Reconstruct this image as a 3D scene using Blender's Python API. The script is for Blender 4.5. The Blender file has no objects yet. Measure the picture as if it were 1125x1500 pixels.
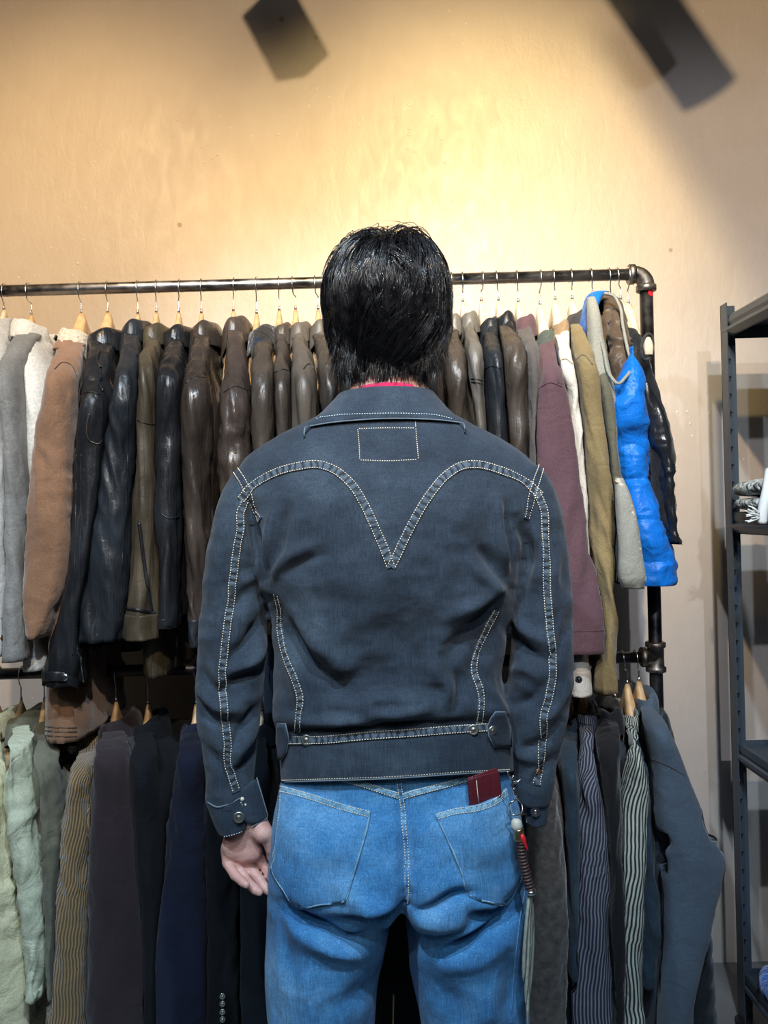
import bpy, math, random
import numpy as np
from mathutils import Vector
from mathutils.bvhtree import BVHTree
from mathutils.geometry import delaunay_2d_cdt

random.seed(4)
rng = np.random.default_rng(4)
COL = bpy.context.scene.collection
PI = math.pi
F = 1150.0            # focal length in pixels of the 1125 x 1500 frame
ROLL = math.radians(1.5)
CZ = 1.31             # camera height
RY = 1.86             # distance of the clothes rail
WY = 2.24             # distance of the wall
_c, _s = math.cos(ROLL), math.sin(ROLL)


def P(px, py, Y):
    """point of the place seen at pixel (px,py) at distance Y"""
    u = (px - 562.5) / F * Y
    v = (750 - py) / F * Y
    return np.array([u * _c + v * _s, Y, CZ - u * _s + v * _c])


def to_px(p):
    p = np.asarray(p)
    x, z, Y = p[..., 0], p[..., 2] - CZ, p[..., 1]
    u = x * _c - z * _s
    v = x * _s + z * _c
    return 562.5 + u / Y * F, 750 - v / Y * F


# ---------------------------------------------------------------- noise
def _hash(ix, iy, iz):
    n = (ix * 374761393 + iy * 668265263 + iz * 2147483647 + 1013904223) & 0xFFFFFFFF
    n = ((n ^ (n >> 13)) * 1274126177) & 0xFFFFFFFF
    n = (n ^ (n >> 16)) & 0xFFFFFFFF
    return n.astype(np.float64) / 2147483648.0 - 1.0


def vnoise(p):
    p = np.asarray(p, dtype=np.float64)
    i = np.floor(p).astype(np.int64)
    f = p - i
    f = f * f * (3 - 2 * f)
    r = 0
    for dx in (0, 1):
        wx = f[..., 0] if dx else 1 - f[..., 0]
        for dy in (0, 1):
            wy = f[..., 1] if dy else 1 - f[..., 1]
            for dz in (0, 1):
                wz = f[..., 2] if dz else 1 - f[..., 2]
                r = r + wx * wy * wz * _hash(i[..., 0] + dx, i[..., 1] + dy, i[..., 2] + dz)
    return r


def fbm(p, o=3):
    p = np.asarray(p, dtype=np.float64)
    a, r = 1.0, 0
    for k in range(o):
        r = r + a * vnoise(p * (2 ** k) + 17.3 * k)
        a *= .5
    return r


def ridge(p, o=2):
    p = np.asarray(p, dtype=np.float64)
    a, r = 1.0, 0
    for k in range(o):
        r = r + a * (1 - 2.2 * np.abs(vnoise(p * (2 ** k) + 9.1 * k)))
        a *= .5
    return r


# ---------------------------------------------------------------- object helpers
def root_loc(o):
    v = Vector((0, 0, 0))
    while o is not None:
        v += o.location
        o = o.parent
    return v


def thing(name, label, cat, loc, group=None):
    o = bpy.data.objects.new(name, None)
    COL.objects.link(o)
    o.location = Vector([float(c) for c in loc])
    o.empty_display_size = .05
    o['label'] = label
    o['category'] = cat
    if group:
        o['group'] = group
    return o


def mk(name, V, Fc, mat, parent=None, smooth=True, uv=None, mods=None, label=None):
    """one mesh object from world-space vertices"""
    V = np.asarray(V, dtype=np.float64)
    L = np.array(root_loc(parent)) if parent is not None else np.zeros(3)
    me = bpy.data.meshes.new(name)
    me.from_pydata((V - L).tolist(), [], Fc if isinstance(Fc, list) else Fc.tolist())
    me.update()
    if smooth:
        me.polygons.foreach_set('use_smooth', [True] * len(me.polygons))
    if uv is not None:
        lay = me.uv_layers.new(name='UVMap')
        lay.data.foreach_set('uv', np.asarray(uv, dtype=np.float32).ravel())
    for m in (mat if isinstance(mat, (list, tuple)) else [mat]):
        me.materials.append(m)
    o = bpy.data.objects.new(name, me)
    COL.objects.link(o)
    if parent is not None:
        o.parent = parent
    if label:
        o['label'] = label
    for m in mods or ():
        md = o.modifiers.new(m[0], m[0])
        for k, v in m[1].items():
            setattr(md, k, v)
    return o


def tag(o, label, cat, group=None):
    o['label'] = label
    o['category'] = cat
    if group:
        o['group'] = group
    return o


def struct(o):
    o['kind'] = 'structure'
    return o


class MB:
    def __init__(s):
        s.v, s.f, s.n = [], [], 0

    def add(s, V, Fc):
        V = np.asarray(V, dtype=np.float64)
        s.v.append(V)
        s.f += [[i + s.n for i in f] for f in Fc]
        s.n += len(V)
        return s

    def box(s, a, b):
        a, b = np.asarray(a, float), np.asarray(b, float)
        V = [[(a, b)[i][0], (a, b)[j][1], (a, b)[k][2]] for i in (0, 1) for j in (0, 1) for k in (0, 1)]
        return s.add(V, [[0, 1, 3, 2], [4, 6, 7, 5], [0, 4, 5, 1], [2, 3, 7, 6], [0, 2, 6, 4], [1, 5, 7, 3]])

    def tube(s, pts, r, n=10, cap=True):
        pts = np.asarray(pts, float)
        m = len(pts)
        r = np.broadcast_to(np.asarray(r, float), (m,))
        T = np.gradient(pts, axis=0)
        T /= np.linalg.norm(T, axis=1)[:, None] + 1e-12
        up = np.array([0, 0, 1.]) if abs(T[0][2]) < .9 else np.array([1., 0, 0])
        V = []
        N = np.cross(T[0], up); N /= np.linalg.norm(N)
        for i in range(m):
            N = N - T[i] * np.dot(N, T[i]); N /= np.linalg.norm(N) + 1e-12
            B = np.cross(T[i], N)
            for k in range(n):
                a = 2 * PI * k / n
                V.append(pts[i] + r[i] * (math.cos(a) * N + math.sin(a) * B))
        Fc = [[i * n + k, i * n + (k + 1) % n, (i + 1) * n + (k + 1) % n, (i + 1) * n + k] for i in range(m - 1) for k in range(n)]
        if cap:
            Fc += [list(range(n))[::-1], [(m - 1) * n + k for k in range(n)]]
        return s.add(V, Fc)

    def lathe(s, c, axis, prof, n=24):
        """prof: list of (dist along axis, radius)"""
        c = np.asarray(c, float); axis = np.asarray(axis, float); axis /= np.linalg.norm(axis)
        up = np.array([0, 0, 1.]) if abs(axis[2]) < .9 else np.array([1., 0, 0])
        N = np.cross(axis, up); N /= np.linalg.norm(N); B = np.cross(axis, N)
        V = []
        for d, r in prof:
            for k in range(n):
                a = 2 * PI * k / n
                V.append(c + axis * d + r * (math.cos(a) * N + math.sin(a) * B))
        m = len(prof)
        Fc = [[i * n + k, i * n + (k + 1) % n, (i + 1) * n + (k + 1) % n, (i + 1) * n + k] for i in range(m - 1) for k in range(n)]
        Fc += [list(range(n))[::-1], [(m - 1) * n + k for k in range(n)]]
        return s.add(V, Fc)

    def build(s, name, mat, parent=None, smooth=True, mods=None, label=None):
        return mk(name, np.concatenate(s.v), s.f, mat, parent, smooth, None, mods, label)


def smooth_path(pts, n):
    pts = np.asarray(pts, float)
    m = len(pts)
    if m < 3:
        t = np.linspace(0, 1, n)[:, None]
        return pts[0] * (1 - t) + pts[-1] * t
    d = np.concatenate([[0], np.cumsum(np.linalg.norm(np.diff(pts, axis=0), axis=1) + 1e-9)])
    return cr(pts, d, np.linspace(0, d[-1], n))


def cr(X, d, q):
    """monotone-ish cubic (finite difference hermite) interpolation of rows X at d"""
    X = np.asarray(X, float); d = np.asarray(d, float)
    m = np.zeros_like(X)
    dd = np.diff(d)
    sl = np.diff(X, axis=0) / dd.reshape((-1,) + (1,) * (X.ndim - 1))
    m[0], m[-1] = sl[0], sl[-1]
    if len(X) > 2:
        w = (dd[:-1] / (dd[:-1] + dd[1:])).reshape((-1,) + (1,) * (X.ndim - 1))
        m[1:-1] = sl[:-1] * (1 - w) + sl[1:] * w
    i = np.clip(np.searchsorted(d, q, side='right') - 1, 0, len(d) - 2)
    h = dd[i]
    t = ((q - d[i]) / h)
    sh = (-1,) + (1,) * (X.ndim - 1)
    t = t.reshape(sh); h = h.reshape(sh)
    return ((2 * t**3 - 3 * t**2 + 1) * X[i] + (t**3 - 2 * t**2 + t) * h * m[i] + (-2 * t**3 + 3 * t**2) * X[i + 1] + (t**3 - t**2) * h * m[i + 1])


def loft(rows, nl=60, na=48, e=2.3, fold=None, seed=0, hem=.02, top='cap', bottom='hem', wall=.004):
    """rows: (center, half-width vector, half-depth vector). Returns V, F, loop uv."""
    C = np.array([r[0] for r in rows], float)
    A = np.array([r[1] for r in rows], float)
    B = np.array([r[2] for r in rows], float)
    d = np.concatenate([[0], np.cumsum(np.maximum(np.linalg.norm(np.diff(C, axis=0), axis=1), .002))])
    q = np.linspace(0, d[-1], nl)
    X = cr(np.concatenate([C, A, B], axis=1), d, q)
    C, A, B = X[:, :3], X[:, 3:6], X[:, 6:]
    th = np.arange(na) * 2 * PI / na
    ct, st = np.cos(th), np.sin(th)
    k = (np.abs(ct) ** e + np.abs(st) ** e) ** (-1 / e)
    R = C[:, None] + A[:, None] * (ct * k)[None, :, None] + B[:, None] * (st * k)[None, :, None]
    D = R - C[:, None]
    # outward direction of the section
    a2 = (A ** 2).sum(1)[:, None, None] + 1e-9; b2 = (B ** 2).sum(1)[:, None, None] + 1e-9
    Nn = A[:, None] * (ct * k)[None, :, None] / a2 + B[:, None] * (st * k)[None, :, None] / b2
    Nn /= np.linalg.norm(Nn, axis=2)[..., None] + 1e-9
    tt = q / d[-1]
    if fold is not None:
        R = R + Nn * fold(R, tt[:, None] * np.ones((1, na)), th[None, :] * np.ones((nl, 1)), seed)[..., None]
    V = [R.reshape(-1, 3)]
    n = nl * na
    seg = np.linalg.norm(np.roll(R, -1, axis=1) - R, axis=2)
    u = np.concatenate([np.zeros((nl, 1)), np.cumsum(seg, axis=1)], axis=1)
    u = u - u[:, -1:] * .25
    Fc, UV = [], []
    for i in range(nl - 1):
        for j in range(na):
            j2 = (j + 1) % na
            Fc.append([i * na + j, i * na + j2, (i + 1) * na + j2, (i + 1) * na + j])
            UV += [(u[i, j], q[i]), (u[i, j + 1], q[i]), (u[i + 1, j + 1], q[i + 1]), (u[i + 1, j], q[i + 1])]

    def end(i, mode, sgn, n):
        ring = R[i]; c = ring.mean(0)
        if mode == 'cap':
            V.append(c[None]); 
            for j in range(na):
                Fc.append([i * na + (j + 1) % na, i * na + j, n] if i == 0 else [i * na + j, i * na + (j + 1) % na, n])
                UV.extend([(0, 0)] * 3)
            return n + 1
        if mode == 'hem':
            ax = (C[i] - C[i - 1] if i > 0 else C[i] - C[i + 1]); ax /= np.linalg.norm(ax) + 1e-9
            dn = ring - c
            ln = np.linalg.norm(dn, axis=1)[:, None] + 1e-9
            inn = c + dn * np.maximum(1 - wall / ln, .3)
            V.append(inn - ax * .0); V.append(c + (inn - c) * .97 - ax * hem); V.append((c - ax * hem)[None])
            b0 = i * na
            for a0, b1 in ((b0, n), (n, n + na)):
                for j in range(na):
                    j2 = (j + 1) % na
                    Fc.append([a0 + j, a0 + j2, b1 + j2, b1 + j] if i else [a0 + j2, a0 + j, b1 + j, b1 + j2])
                    UV.extend([(u[i, j], q[i])] * 4)
            for j in range(na):
                Fc.append([n + na + j, n + na + (j + 1) % na, n + 2 * na])
                UV.extend([(0, 0)] * 3)
            return n + 2 * na + 1
        return n
    n = end(0, top, -1, n)
    n = end(nl - 1, bottom, 1, n)
    return np.concatenate(V), Fc, UV


def drape(va=.004, vf=14, cr_=.0, cf=30, w=.002, sharp=1.):
    """cloth folds: long flutes, sharp hanging creases, crumples about the elbow, small waves"""
    def f(R, t, th, seed):
        o = np.array([seed * 3.7, seed * 1.3, seed * 7.1])
        p = R + o
        z = p[..., 2:3]
        sh = np.concatenate([p[..., :1] + .10 * np.sin(z * 3.1 + seed) , p[..., 1:2] + .08 * np.cos(z * 2.3 + seed), z], -1)
        g = .45 + .55 * t
        fl = vnoise(sh * np.array([vf * 2.6, vf * 2.2, 1.5]))
        cr1 = ridge(sh * np.array([vf * 3.0, vf * 2.6, 2.6]) + 5, 2) - .5
        d = va * g * (.7 * fl + .75 * sharp * cr1)
        if cr_:
            el = .25 + np.exp(-((t - .5) / .2) ** 2) + .5 * np.exp(-((t - .95) / .1) ** 2)
            q = sh + .03 * vnoise(p * 14)[..., None]
            d = d + cr_ * el * (ridge(q * np.array([cf * .8, cf * .8, cf * 1.1]) + 3, 2) - .4)
        return d + w * vnoise(p * np.array([9, 9, 4]) + 11)
    return f


# ---------------------------------------------------------------- materials
def nd(nt, typ, **kw):
    n = nt.nodes.new(typ)
    for k, v in kw.items():
        if k in n.inputs:
            n.inputs[k].default_value = v
        else:
            setattr(n, k, v)
    return n


def base_mat(name, color=(.5, .5, .5), rough=.6, metal=0., **kw):
    m = bpy.data.materials.new(name)
    m.use_nodes = True
    nt = m.node_tree
    b = nt.nodes['Principled BSDF']
    b.inputs['Base Color'].default_value = (*color, 1)
    b.inputs['Roughness'].default_value = rough
    b.inputs['Metallic'].default_value = metal
    for k, v in kw.items():
        b.inputs[k].default_value = v
    return m, nt, b


def coords(nt, scale=(1, 1, 1), src='Object'):
    tc = nd(nt, 'ShaderNodeTexCoord')
    mp = nd(nt, 'ShaderNodeMapping')
    mp.inputs['Scale'].default_value = scale
    nt.links.new(tc.outputs[src], mp.inputs['Vector'])
    return mp.outputs['Vector']


def ramp(nt, fac, stops):
    r = nd(nt, 'ShaderNodeValToRGB')
    while len(r.color_ramp.elements) < len(stops):
        r.color_ramp.elements.new(.5)
    for e, (p, c) in zip(r.color_ramp.elements, stops):
        e.position = p
        e.color = (*c, 1) if len(c) == 3 else c
    nt.links.new(fac, r.inputs['Fac'])
    return r.outputs['Color']


def noise(nt, vec, scale=5, detail=3, rough=.5, dist=0):
    n = nd(nt, 'ShaderNodeTexNoise')
    n.inputs['Scale'].default_value = scale
    n.inputs['Detail'].default_value = detail
    n.inputs['Roughness'].default_value = rough
    n.inputs['Distortion'].default_value = dist
    nt.links.new(vec, n.inputs['Vector'])
    return n.outputs['Fac']


def bump(nt, b, hs, dist=.001, strength=1.0):
    prev = None
    for h, s in hs:
        bn = nd(nt, 'ShaderNodeBump')
        bn.inputs['Strength'].default_value = strength
        bn.inputs['Distance'].default_value = s
        nt.links.new(h, bn.inputs['Height'])
        if prev:
            nt.links.new(prev, bn.inputs['Normal'])
        prev = bn.outputs['Normal']
    nt.links.new(prev, b.inputs['Normal'])


def mixc(nt, fac, a, b_, mode='MIX'):
    n = nd(nt, 'ShaderNodeMix', data_type='RGBA', blend_type=mode)
    for sock, v in ((n.inputs[0], fac), (n.inputs[6], a), (n.inputs[7], b_)):
        if isinstance(v, (int, float)):
            sock.default_value = v
        elif isinstance(v, tuple):
            sock.default_value = (*v, 1) if len(v) == 3 else v
        else:
            nt.links.new(v, sock)
    return n.outputs[2]


def mul(c, k):
    return tuple(min(1, x * k) for x in c)


def leather(name, c, rough=.34, k=1.8, wear=None):
    m, nt, b = base_mat(name, c, rough)
    v = coords(nt)
    n1 = noise(nt, v, 7, 4)
    col = ramp(nt, n1, [(.3, mul(c, .65)), (.7, mul(c, k))])
    nt.links.new(col, b.inputs['Base Color'])
    n2 = noise(nt, v, 70, 4, .6, .6)
    n3 = noise(nt, coords(nt, (60, 60, 7)), 1, 4, .5, 1.2)
    rr = ramp(nt, n3, [(.3, (rough - .1,) * 3), (.75, (rough + .18,) * 3)])
    nt.links.new(rr, b.inputs['Roughness'])
    bump(nt, b, [(n3, .0022), (n2, .0008)])
    b.inputs['Specular IOR Level'].default_value = .5
    return m


def cloth(name, c, rough=.9, k=1.25, fine=350, b1=.0006, sheen=.15, blotch=6, vscale=(1, 1, 1), wr=.004):
    m, nt, b = base_mat(name, c, rough)
    v = coords(nt, vscale)
    n1 = noise(nt, v, blotch, 4)
    n2 = noise(nt, v, fine, 2)
    n3 = noise(nt, v, 20, 3, .5, 1.0)
    col = ramp(nt, n1, [(.3, mul(c, 1 / k)), (.7, mul(c, k))])
    col = mixc(nt, .5, col, ramp(nt, n2, [(.25, (.4,) * 3), (.75, (1.0,) * 3)]), 'MULTIPLY')
    nt.links.new(col, b.inputs['Base Color'])
    bump(nt, b, [(n3, wr), (n2, b1)])
    b.inputs['Sheen Weight'].default_value = sheen
    b.inputs['Specular IOR Level'].default_value = .25
    return m


def denim(name, dark, mid, light, streak=.5, spots=.3, blotch=5):
    """worn denim: blotches of wear, vertical slubs, twill grain"""
    m, nt, b = base_mat(name, mid, .85)
    v = coords(nt)
    n1 = noise(nt, v, blotch, 5, .6)
    col = ramp(nt, n1, [(.28, dark), (.5, mid), (.76, light)])
    vs = coords(nt, (520, 520, 30))
    n2 = noise(nt, vs, 1, 3, .6)
    vh = coords(nt, (60, 60, 500))
    n4 = noise(nt, vh, 1, 2, .5)
    n5 = noise(nt, v, 700, 2, .6)
    col = mixc(nt, streak, col, ramp(nt, n2, [(.3, (.5, .5, .52)), (.7, (1.35, 1.35, 1.35))]), 'MULTIPLY')
    col = mixc(nt, streak * .6, col, ramp(nt, n4, [(.3, (.65, .65, .68)), (.7, (1.25, 1.25, 1.25))]), 'MULTIPLY')
    col = mixc(nt, .5, col, ramp(nt, n5, [(.3, (.6, .6, .6)), (.7, (1.3, 1.3, 1.3))]), 'MULTIPLY')
    n6 = noise(nt, v, 260, 2, .5)
    sp = ramp(nt, n6, [(.66, (0, 0, 0)), (.74, (spots,) * 3)])
    col = mixc(nt, sp, col, mul(light, 1.8))
    nt.links.new(col, b.inputs['Base Color'])
    n3 = noise(nt, v, 14, 4, .5, .8)
    bump(nt, b, [(n3, .004), (n2, .0005), (n5, .0005)])
    b.inputs['Sheen Weight'].default_value = .12
    b.inputs['Specular IOR Level'].default_value = .2
    return m


def stripes(name, c1, c2, pitch=.006, duty=.5, rough=.85, wob=.12):
    m, nt, b = base_mat(name, c1, rough)
    tc = nd(nt, 'ShaderNodeTexCoord')
    sp = nd(nt, 'ShaderNodeSeparateXYZ')
    nt.links.new(tc.outputs['UV'], sp.inputs[0])
    v = coords(nt)
    n = noise(nt, v, 18, 2)
    a = nd(nt, 'ShaderNodeMath', operation='MULTIPLY_ADD')
    nt.links.new(n, a.inputs[0]); a.inputs[1].default_value = wob * pitch * 3; nt.links.new(sp.outputs[0], a.inputs[2])
    dv = nd(nt, 'ShaderNodeMath', operation='DIVIDE'); nt.links.new(a.outputs[0], dv.inputs[0]); dv.inputs[1].default_value = pitch
    fr = nd(nt, 'ShaderNodeMath', operation='FRACT'); nt.links.new(dv.outputs[0], fr.inputs[0])
    col = ramp(nt, fr.outputs[0], [(0, c1), (duty - .12, c1), (duty, c2), (.9, c2), (1, c1)])
    nt.links.new(col, b.inputs['Base Color'])
    n3 = noise(nt, v, 22, 3, .5, 1.0)
    bump(nt, b, [(n3, .005)])
    return m


def corduroy(name, c, pitch=.0065):
    m, nt, b = base_mat(name, c, .9)
    tc = nd(nt, 'ShaderNodeTexCoord')
    sp = nd(nt, 'ShaderNodeSeparateXYZ')
    nt.links.new(tc.outputs['UV'], sp.inputs[0])
    v = coords(nt)
    n = noise(nt, v, 16, 3)
    a = nd(nt, 'ShaderNodeMath', operation='MULTIPLY_ADD')
    nt.links.new(n, a.inputs[0]); a.inputs[1].default_value = .006; nt.links.new(sp.outputs[0], a.inputs[2])
    dv = nd(nt, 'ShaderNodeMath', operation='MULTIPLY'); nt.links.new(a.outputs[0], dv.inputs[0]); dv.inputs[1].default_value = 2 * PI / pitch
    sn = nd(nt, 'ShaderNodeMath', operation='SINE'); nt.links.new(dv.outputs[0], sn.inputs[0])
    h = nd(nt, 'ShaderNodeMath', operation='MULTIPLY_ADD'); nt.links.new(sn.outputs[0], h.inputs[0]); h.inputs[1].default_value = .5; h.inputs[2].default_value = .5
    col = ramp(nt, h.outputs[0], [(0, mul(c, .35)), (.55, c), (1, mul(c, 1.5))])
    nt.links.new(col, b.inputs['Base Color'])
    n3 = noise(nt, v, 18, 3, .5, 1.0)
    bump(nt, b, [(n3, .006), (h.outputs[0], .002)])
    b.inputs['Sheen Weight'].default_value = .3
    return m


def metal(name, c, rough=.3, nz=0):
    m, nt, b = base_mat(name, c, rough, 1.0)
    if nz:
        v = coords(nt)
        n = noise(nt, v, nz, 4)
        nt.links.new(ramp(nt, n, [(.3, mul(c, .6)), (.7, mul(c, 1.3))]), b.inputs['Base Color'])
        nt.links.new(ramp(nt, n, [(.3, (rough - .1,) * 3), (.7, (rough + .15,) * 3)]), b.inputs['Roughness'])
        bump(nt, b, [(n, .0005)])
    return m


def wood(name, c):
    m, nt, b = base_mat(name, c, .4)
    v = coords(nt, (60, 8, 60))
    n = noise(nt, v, 1, 4)
    nt.links.new(ramp(nt, n, [(.3, mul(c, .75)), (.7, mul(c, 1.15))]), b.inputs['Base Color'])
    return m


def plaster(name):
    m, nt, b = base_mat(name, (.6, .5, .42), .55)
    v = coords(nt)
    n1 = noise(nt, v, 1.1, 4, .5)
    col = ramp(nt, n1, [(.3, (.56, .48, .41)), (.7, (.64, .57, .50))])
    n2 = noise(nt, v, 13, 6, .6)
    col = mixc(nt, .35, col, ramp(nt, n2, [(.3, (.88, .86, .84)), (.7, (1.0, 1.0, 1.0))]), 'MULTIPLY')
    # brown stains and pits
    vo = nd(nt, 'ShaderNodeTexVoronoi'); vo.inputs['Scale'].default_value = 9; vo.inputs['Randomness'].default_value = 1
    nt.links.new(v, vo.inputs['Vector'])
    pk = noise(nt, v, 2.3, 2, .5)
    pits = ramp(nt, vo.outputs['Distance'], [(.05, (1, 1, 1)), (.085, (0, 0, 0))])
    sel = ramp(nt, pk, [(.56, (0, 0, 0)), (.6, (1, 1, 1))])
    sp = nd(nt, 'ShaderNodeSeparateXYZ'); nt.links.new(v, sp.inputs[0])
    pm = mixc(nt, 1.0, pits, sel, 'MULTIPLY')
    col = mixc(nt, pm, col, (.36, .27, .2))
    # small chips showing pale filler
    vo2 = nd(nt, 'ShaderNodeTexVoronoi'); vo2.inputs['Scale'].default_value = 30
    nt.links.new(v, vo2.inputs['Vector'])
    ch = ramp(nt, vo2.outputs['Distance'], [(.07, (1, 1, 1)), (.14, (0, 0, 0))])
    sel2 = ramp(nt, noise(nt, v, 3.1, 3, .5), [(.56, (0, 0, 0)), (.66, (1, 1, 1))])
    cm = mixc(nt, 1.0, ch, sel2, 'MULTIPLY')
    col = mixc(nt, cm, col, (.78, .73, .66))
    nt.links.new(col, b.inputs['Base Color'])
    n4 = noise(nt, v, 60, 4, .65, .4)
    n5 = noise(nt, coords(nt, (5, 5, 2)), 6, 5, .6, .6)
    bump(nt, b, [(n5, .0018), (n4, .0008), (cm, .0015)])
    nt.links.new(ramp(nt, n5, [(.3, (.38,) * 3), (.7, (.6,) * 3)]), b.inputs['Roughness'])
    return m


M = {}
M['plaster'] = plaster('painted plaster')
M['steel'] = metal('bright steel', (.75, .76, .78), .22)
M['pipe'] = metal('raw pipe', (.3, .29, .29), .36, 30)
M['iron'] = metal('malleable iron', (.22, .2, .18), .45, 60)
M['blackpipe'] = metal('black pipe', (.09, .09, .1), .38, 30)
M['brass'] = metal('antique brass', (.6, .45, .24), .35)
M['oldbrass'] = metal('worn nickel button', (.55, .55, .5), .38)
M['copper'] = metal('copper rivet', (.75, .34, .18), .35)
M['wood'] = wood('hanger wood', (.66, .42, .2))  # light wood with the orange of warm light put into its colour
M['woodpale'] = wood('pale hanger wood', (.78, .64, .44))
M['shelf'], _n, _b = base_mat('shelf steel', (.045, .06, .075), .38)
M['black'], _n, _b = base_mat('black plastic', (.012, .012, .014), .4)
M['white'], _n, _b = base_mat('white enamel', (.75, .75, .75), .35)
M['red'], _n, _b = base_mat('red sticker', (.75, .02, .03), .4)
M['orange'], _n, _b = base_mat('orange patch', (.8, .25, .04), .6)
M['thread'], _n, _b = base_mat('cream thread', (.78, .68, .5), .8)
M['threadj'], _n, _b = base_mat('pale thread', (.5, .62, .66), .8)
M['ceiling'], _n, _b = base_mat('dark ceiling', (.06, .055, .05), .8)
# ================================================================ room
def quad(name, pts, mat):
    return struct(mk(name, pts, [[0, 1, 2, 3]], mat, None, False))


XL, XR, YB, ZT = -2.6, 2.2, -3.4, 3.15


def slab(name, a, b, mat):
    return struct(MB().box(a, b).build(name, mat, None, False))


def floor_mat():
    m, nt, b = base_mat('concrete floor', (.2, .19, .18), .5)
    v = coords(nt)
    n = noise(nt, v, 3, 6, .6)
    nt.links.new(ramp(nt, n, [(.3, (.14, .135, .13)), (.7, (.26, .25, .24))]), b.inputs['Base Color'])
    bump(nt, b, [(noise(nt, v, 60, 4), .0008)])
    return m


M['floor'] = floor_mat()
slab('floor', (XL - .1, YB - .1, -.1), (XR + .1, WY + .1, 0), M['floor'])
slab('ceiling', (XL - .1, YB - .1, ZT), (XR + .1, WY + .1, ZT + .1), M['ceiling'])
slab('wall_back', (XL, WY, 0), (XR, WY + .1, ZT), M['plaster'])
M['sidewall'], _n, _b = base_mat('side wall paint', (.2, .2, .21), .7)
slab('wall_left', (XL - .1, YB, 0), (XL, WY, ZT), M['sidewall'])
slab('wall_right', (XR, YB, 0), (XR + .1, WY, ZT), M['sidewall'])
slab('wall_front', (XL, YB - .1, 0), (XR, YB, ZT), M['sidewall'])

# ================================================================ pipe rack
pT0 = P(0, 424, RY); pT1 = P(938, 404, RY)
zT = (pT0[2] + pT1[2]) / 2                       # height of the top rail
xP = P(951, 600, RY)[0]                          # the right post
pL = P(925, 963, RY); zB = pL[2]                 # height of the lower rail
rR = .0135
xL0 = -1.75
rack = thing('clothes_rack', 'black iron pipe clothes rack with two rails against the plaster wall', 'clothes rack', (xP, RY, 0))


def pipe(name, a, b, r, mat, n=28, label=None):
    o = MB().tube([a, b], r, n).build(name, mat, rack, mods=[('EDGE_SPLIT', {})] if 0 else None, label=label)
    o.data.polygons.foreach_set('use_smooth', [len(p.vertices) == 4 for p in o.data.polygons])
    return o


pipe('top_rail', (xL0 + .04, RY, zT), (xP - .035, RY, zT), rR, M['pipe'])
pipe('lower_rail', (xL0, RY, zB), (xP - .03, RY, zB), rR, M['blackpipe'])
pipe('post', (xP, RY, .012), (xP, RY, zT - .035), rR + .002, M['blackpipe'])
pipe('post', (xL0, RY, .012), (xL0, RY, zT), rR + .002, M['blackpipe'])


def elbow(name, x, sg, z):
    b = MB()
    pts = []
    Rb = .028
    for k in range(13):
        a = k / 12 * PI / 2
        pts.append((x - sg * Rb + sg * Rb * math.sin(a), RY, z - Rb + Rb * math.cos(a)))
    b.tube(pts, .0195, 28)
    b.lathe((x - sg * .028, RY, z), (-sg, 0, 0), [(-.003, .019), (0, .0235), (.012, .0235), (.014, .021), (.0145, .015)], 28)
    b.lathe((x, RY, z - .028), (0, 0, -1), [(-.003, .019), (0, .0235), (.012, .0235), (.014, .021), (.0145, .015)], 28)
    return b.build(name, M['iron'], rack)


elbow('elbow_fitting', xP, 1, zT)
elbow('elbow_fitting', xL0, -1, zT)


def tee(x, sg):
    b = MB()
    for d in ((0, 0, 1), (0, 0, -1), (-sg, 0, 0)):
        b.lathe((x, RY, zB), d, [(0, .019), (.022, .0195), (.024, .0235), (.034, .0235), (.036, .02), (.0362, .015)], 28)
    return b.build('tee_fitting', M['iron'], rack)


tee(xP, 1); tee(xL0, -1)
for x in (xP, xL0):
    MB().lathe((x, RY, 0), (0, 0, 1), [(0, .05), (.006, .05), (.009, .046), (.01, .024), (.03, .022), (.032, .016)], 32).build('floor_flange', M['iron'], rack)
# red round sticker on the post
_ps = P(956, 431, RY)
a0 = math.atan2(-1, .5)
bb = MB()
ring = []
for k in range(20):
    a = 2 * PI * k / 20
    ang = a0 + .0078 * math.cos(a) / (rR + .002)
    ring.append((xP + (rR + .0026) * math.cos(ang), RY + (rR + .0026) * math.sin(ang), _ps[2] + .0078 * math.sin(a)))
ring.append((xP + (rR + .0028) * math.cos(a0), RY + (rR + .0028) * math.sin(a0), _ps[2]))
bb.add(ring, [[k, (k + 1) % 20, 20] for k in range(20)])
bb.build('sticker', M['red'], rack, label='small round red sticker near the top of the right post')


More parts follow.
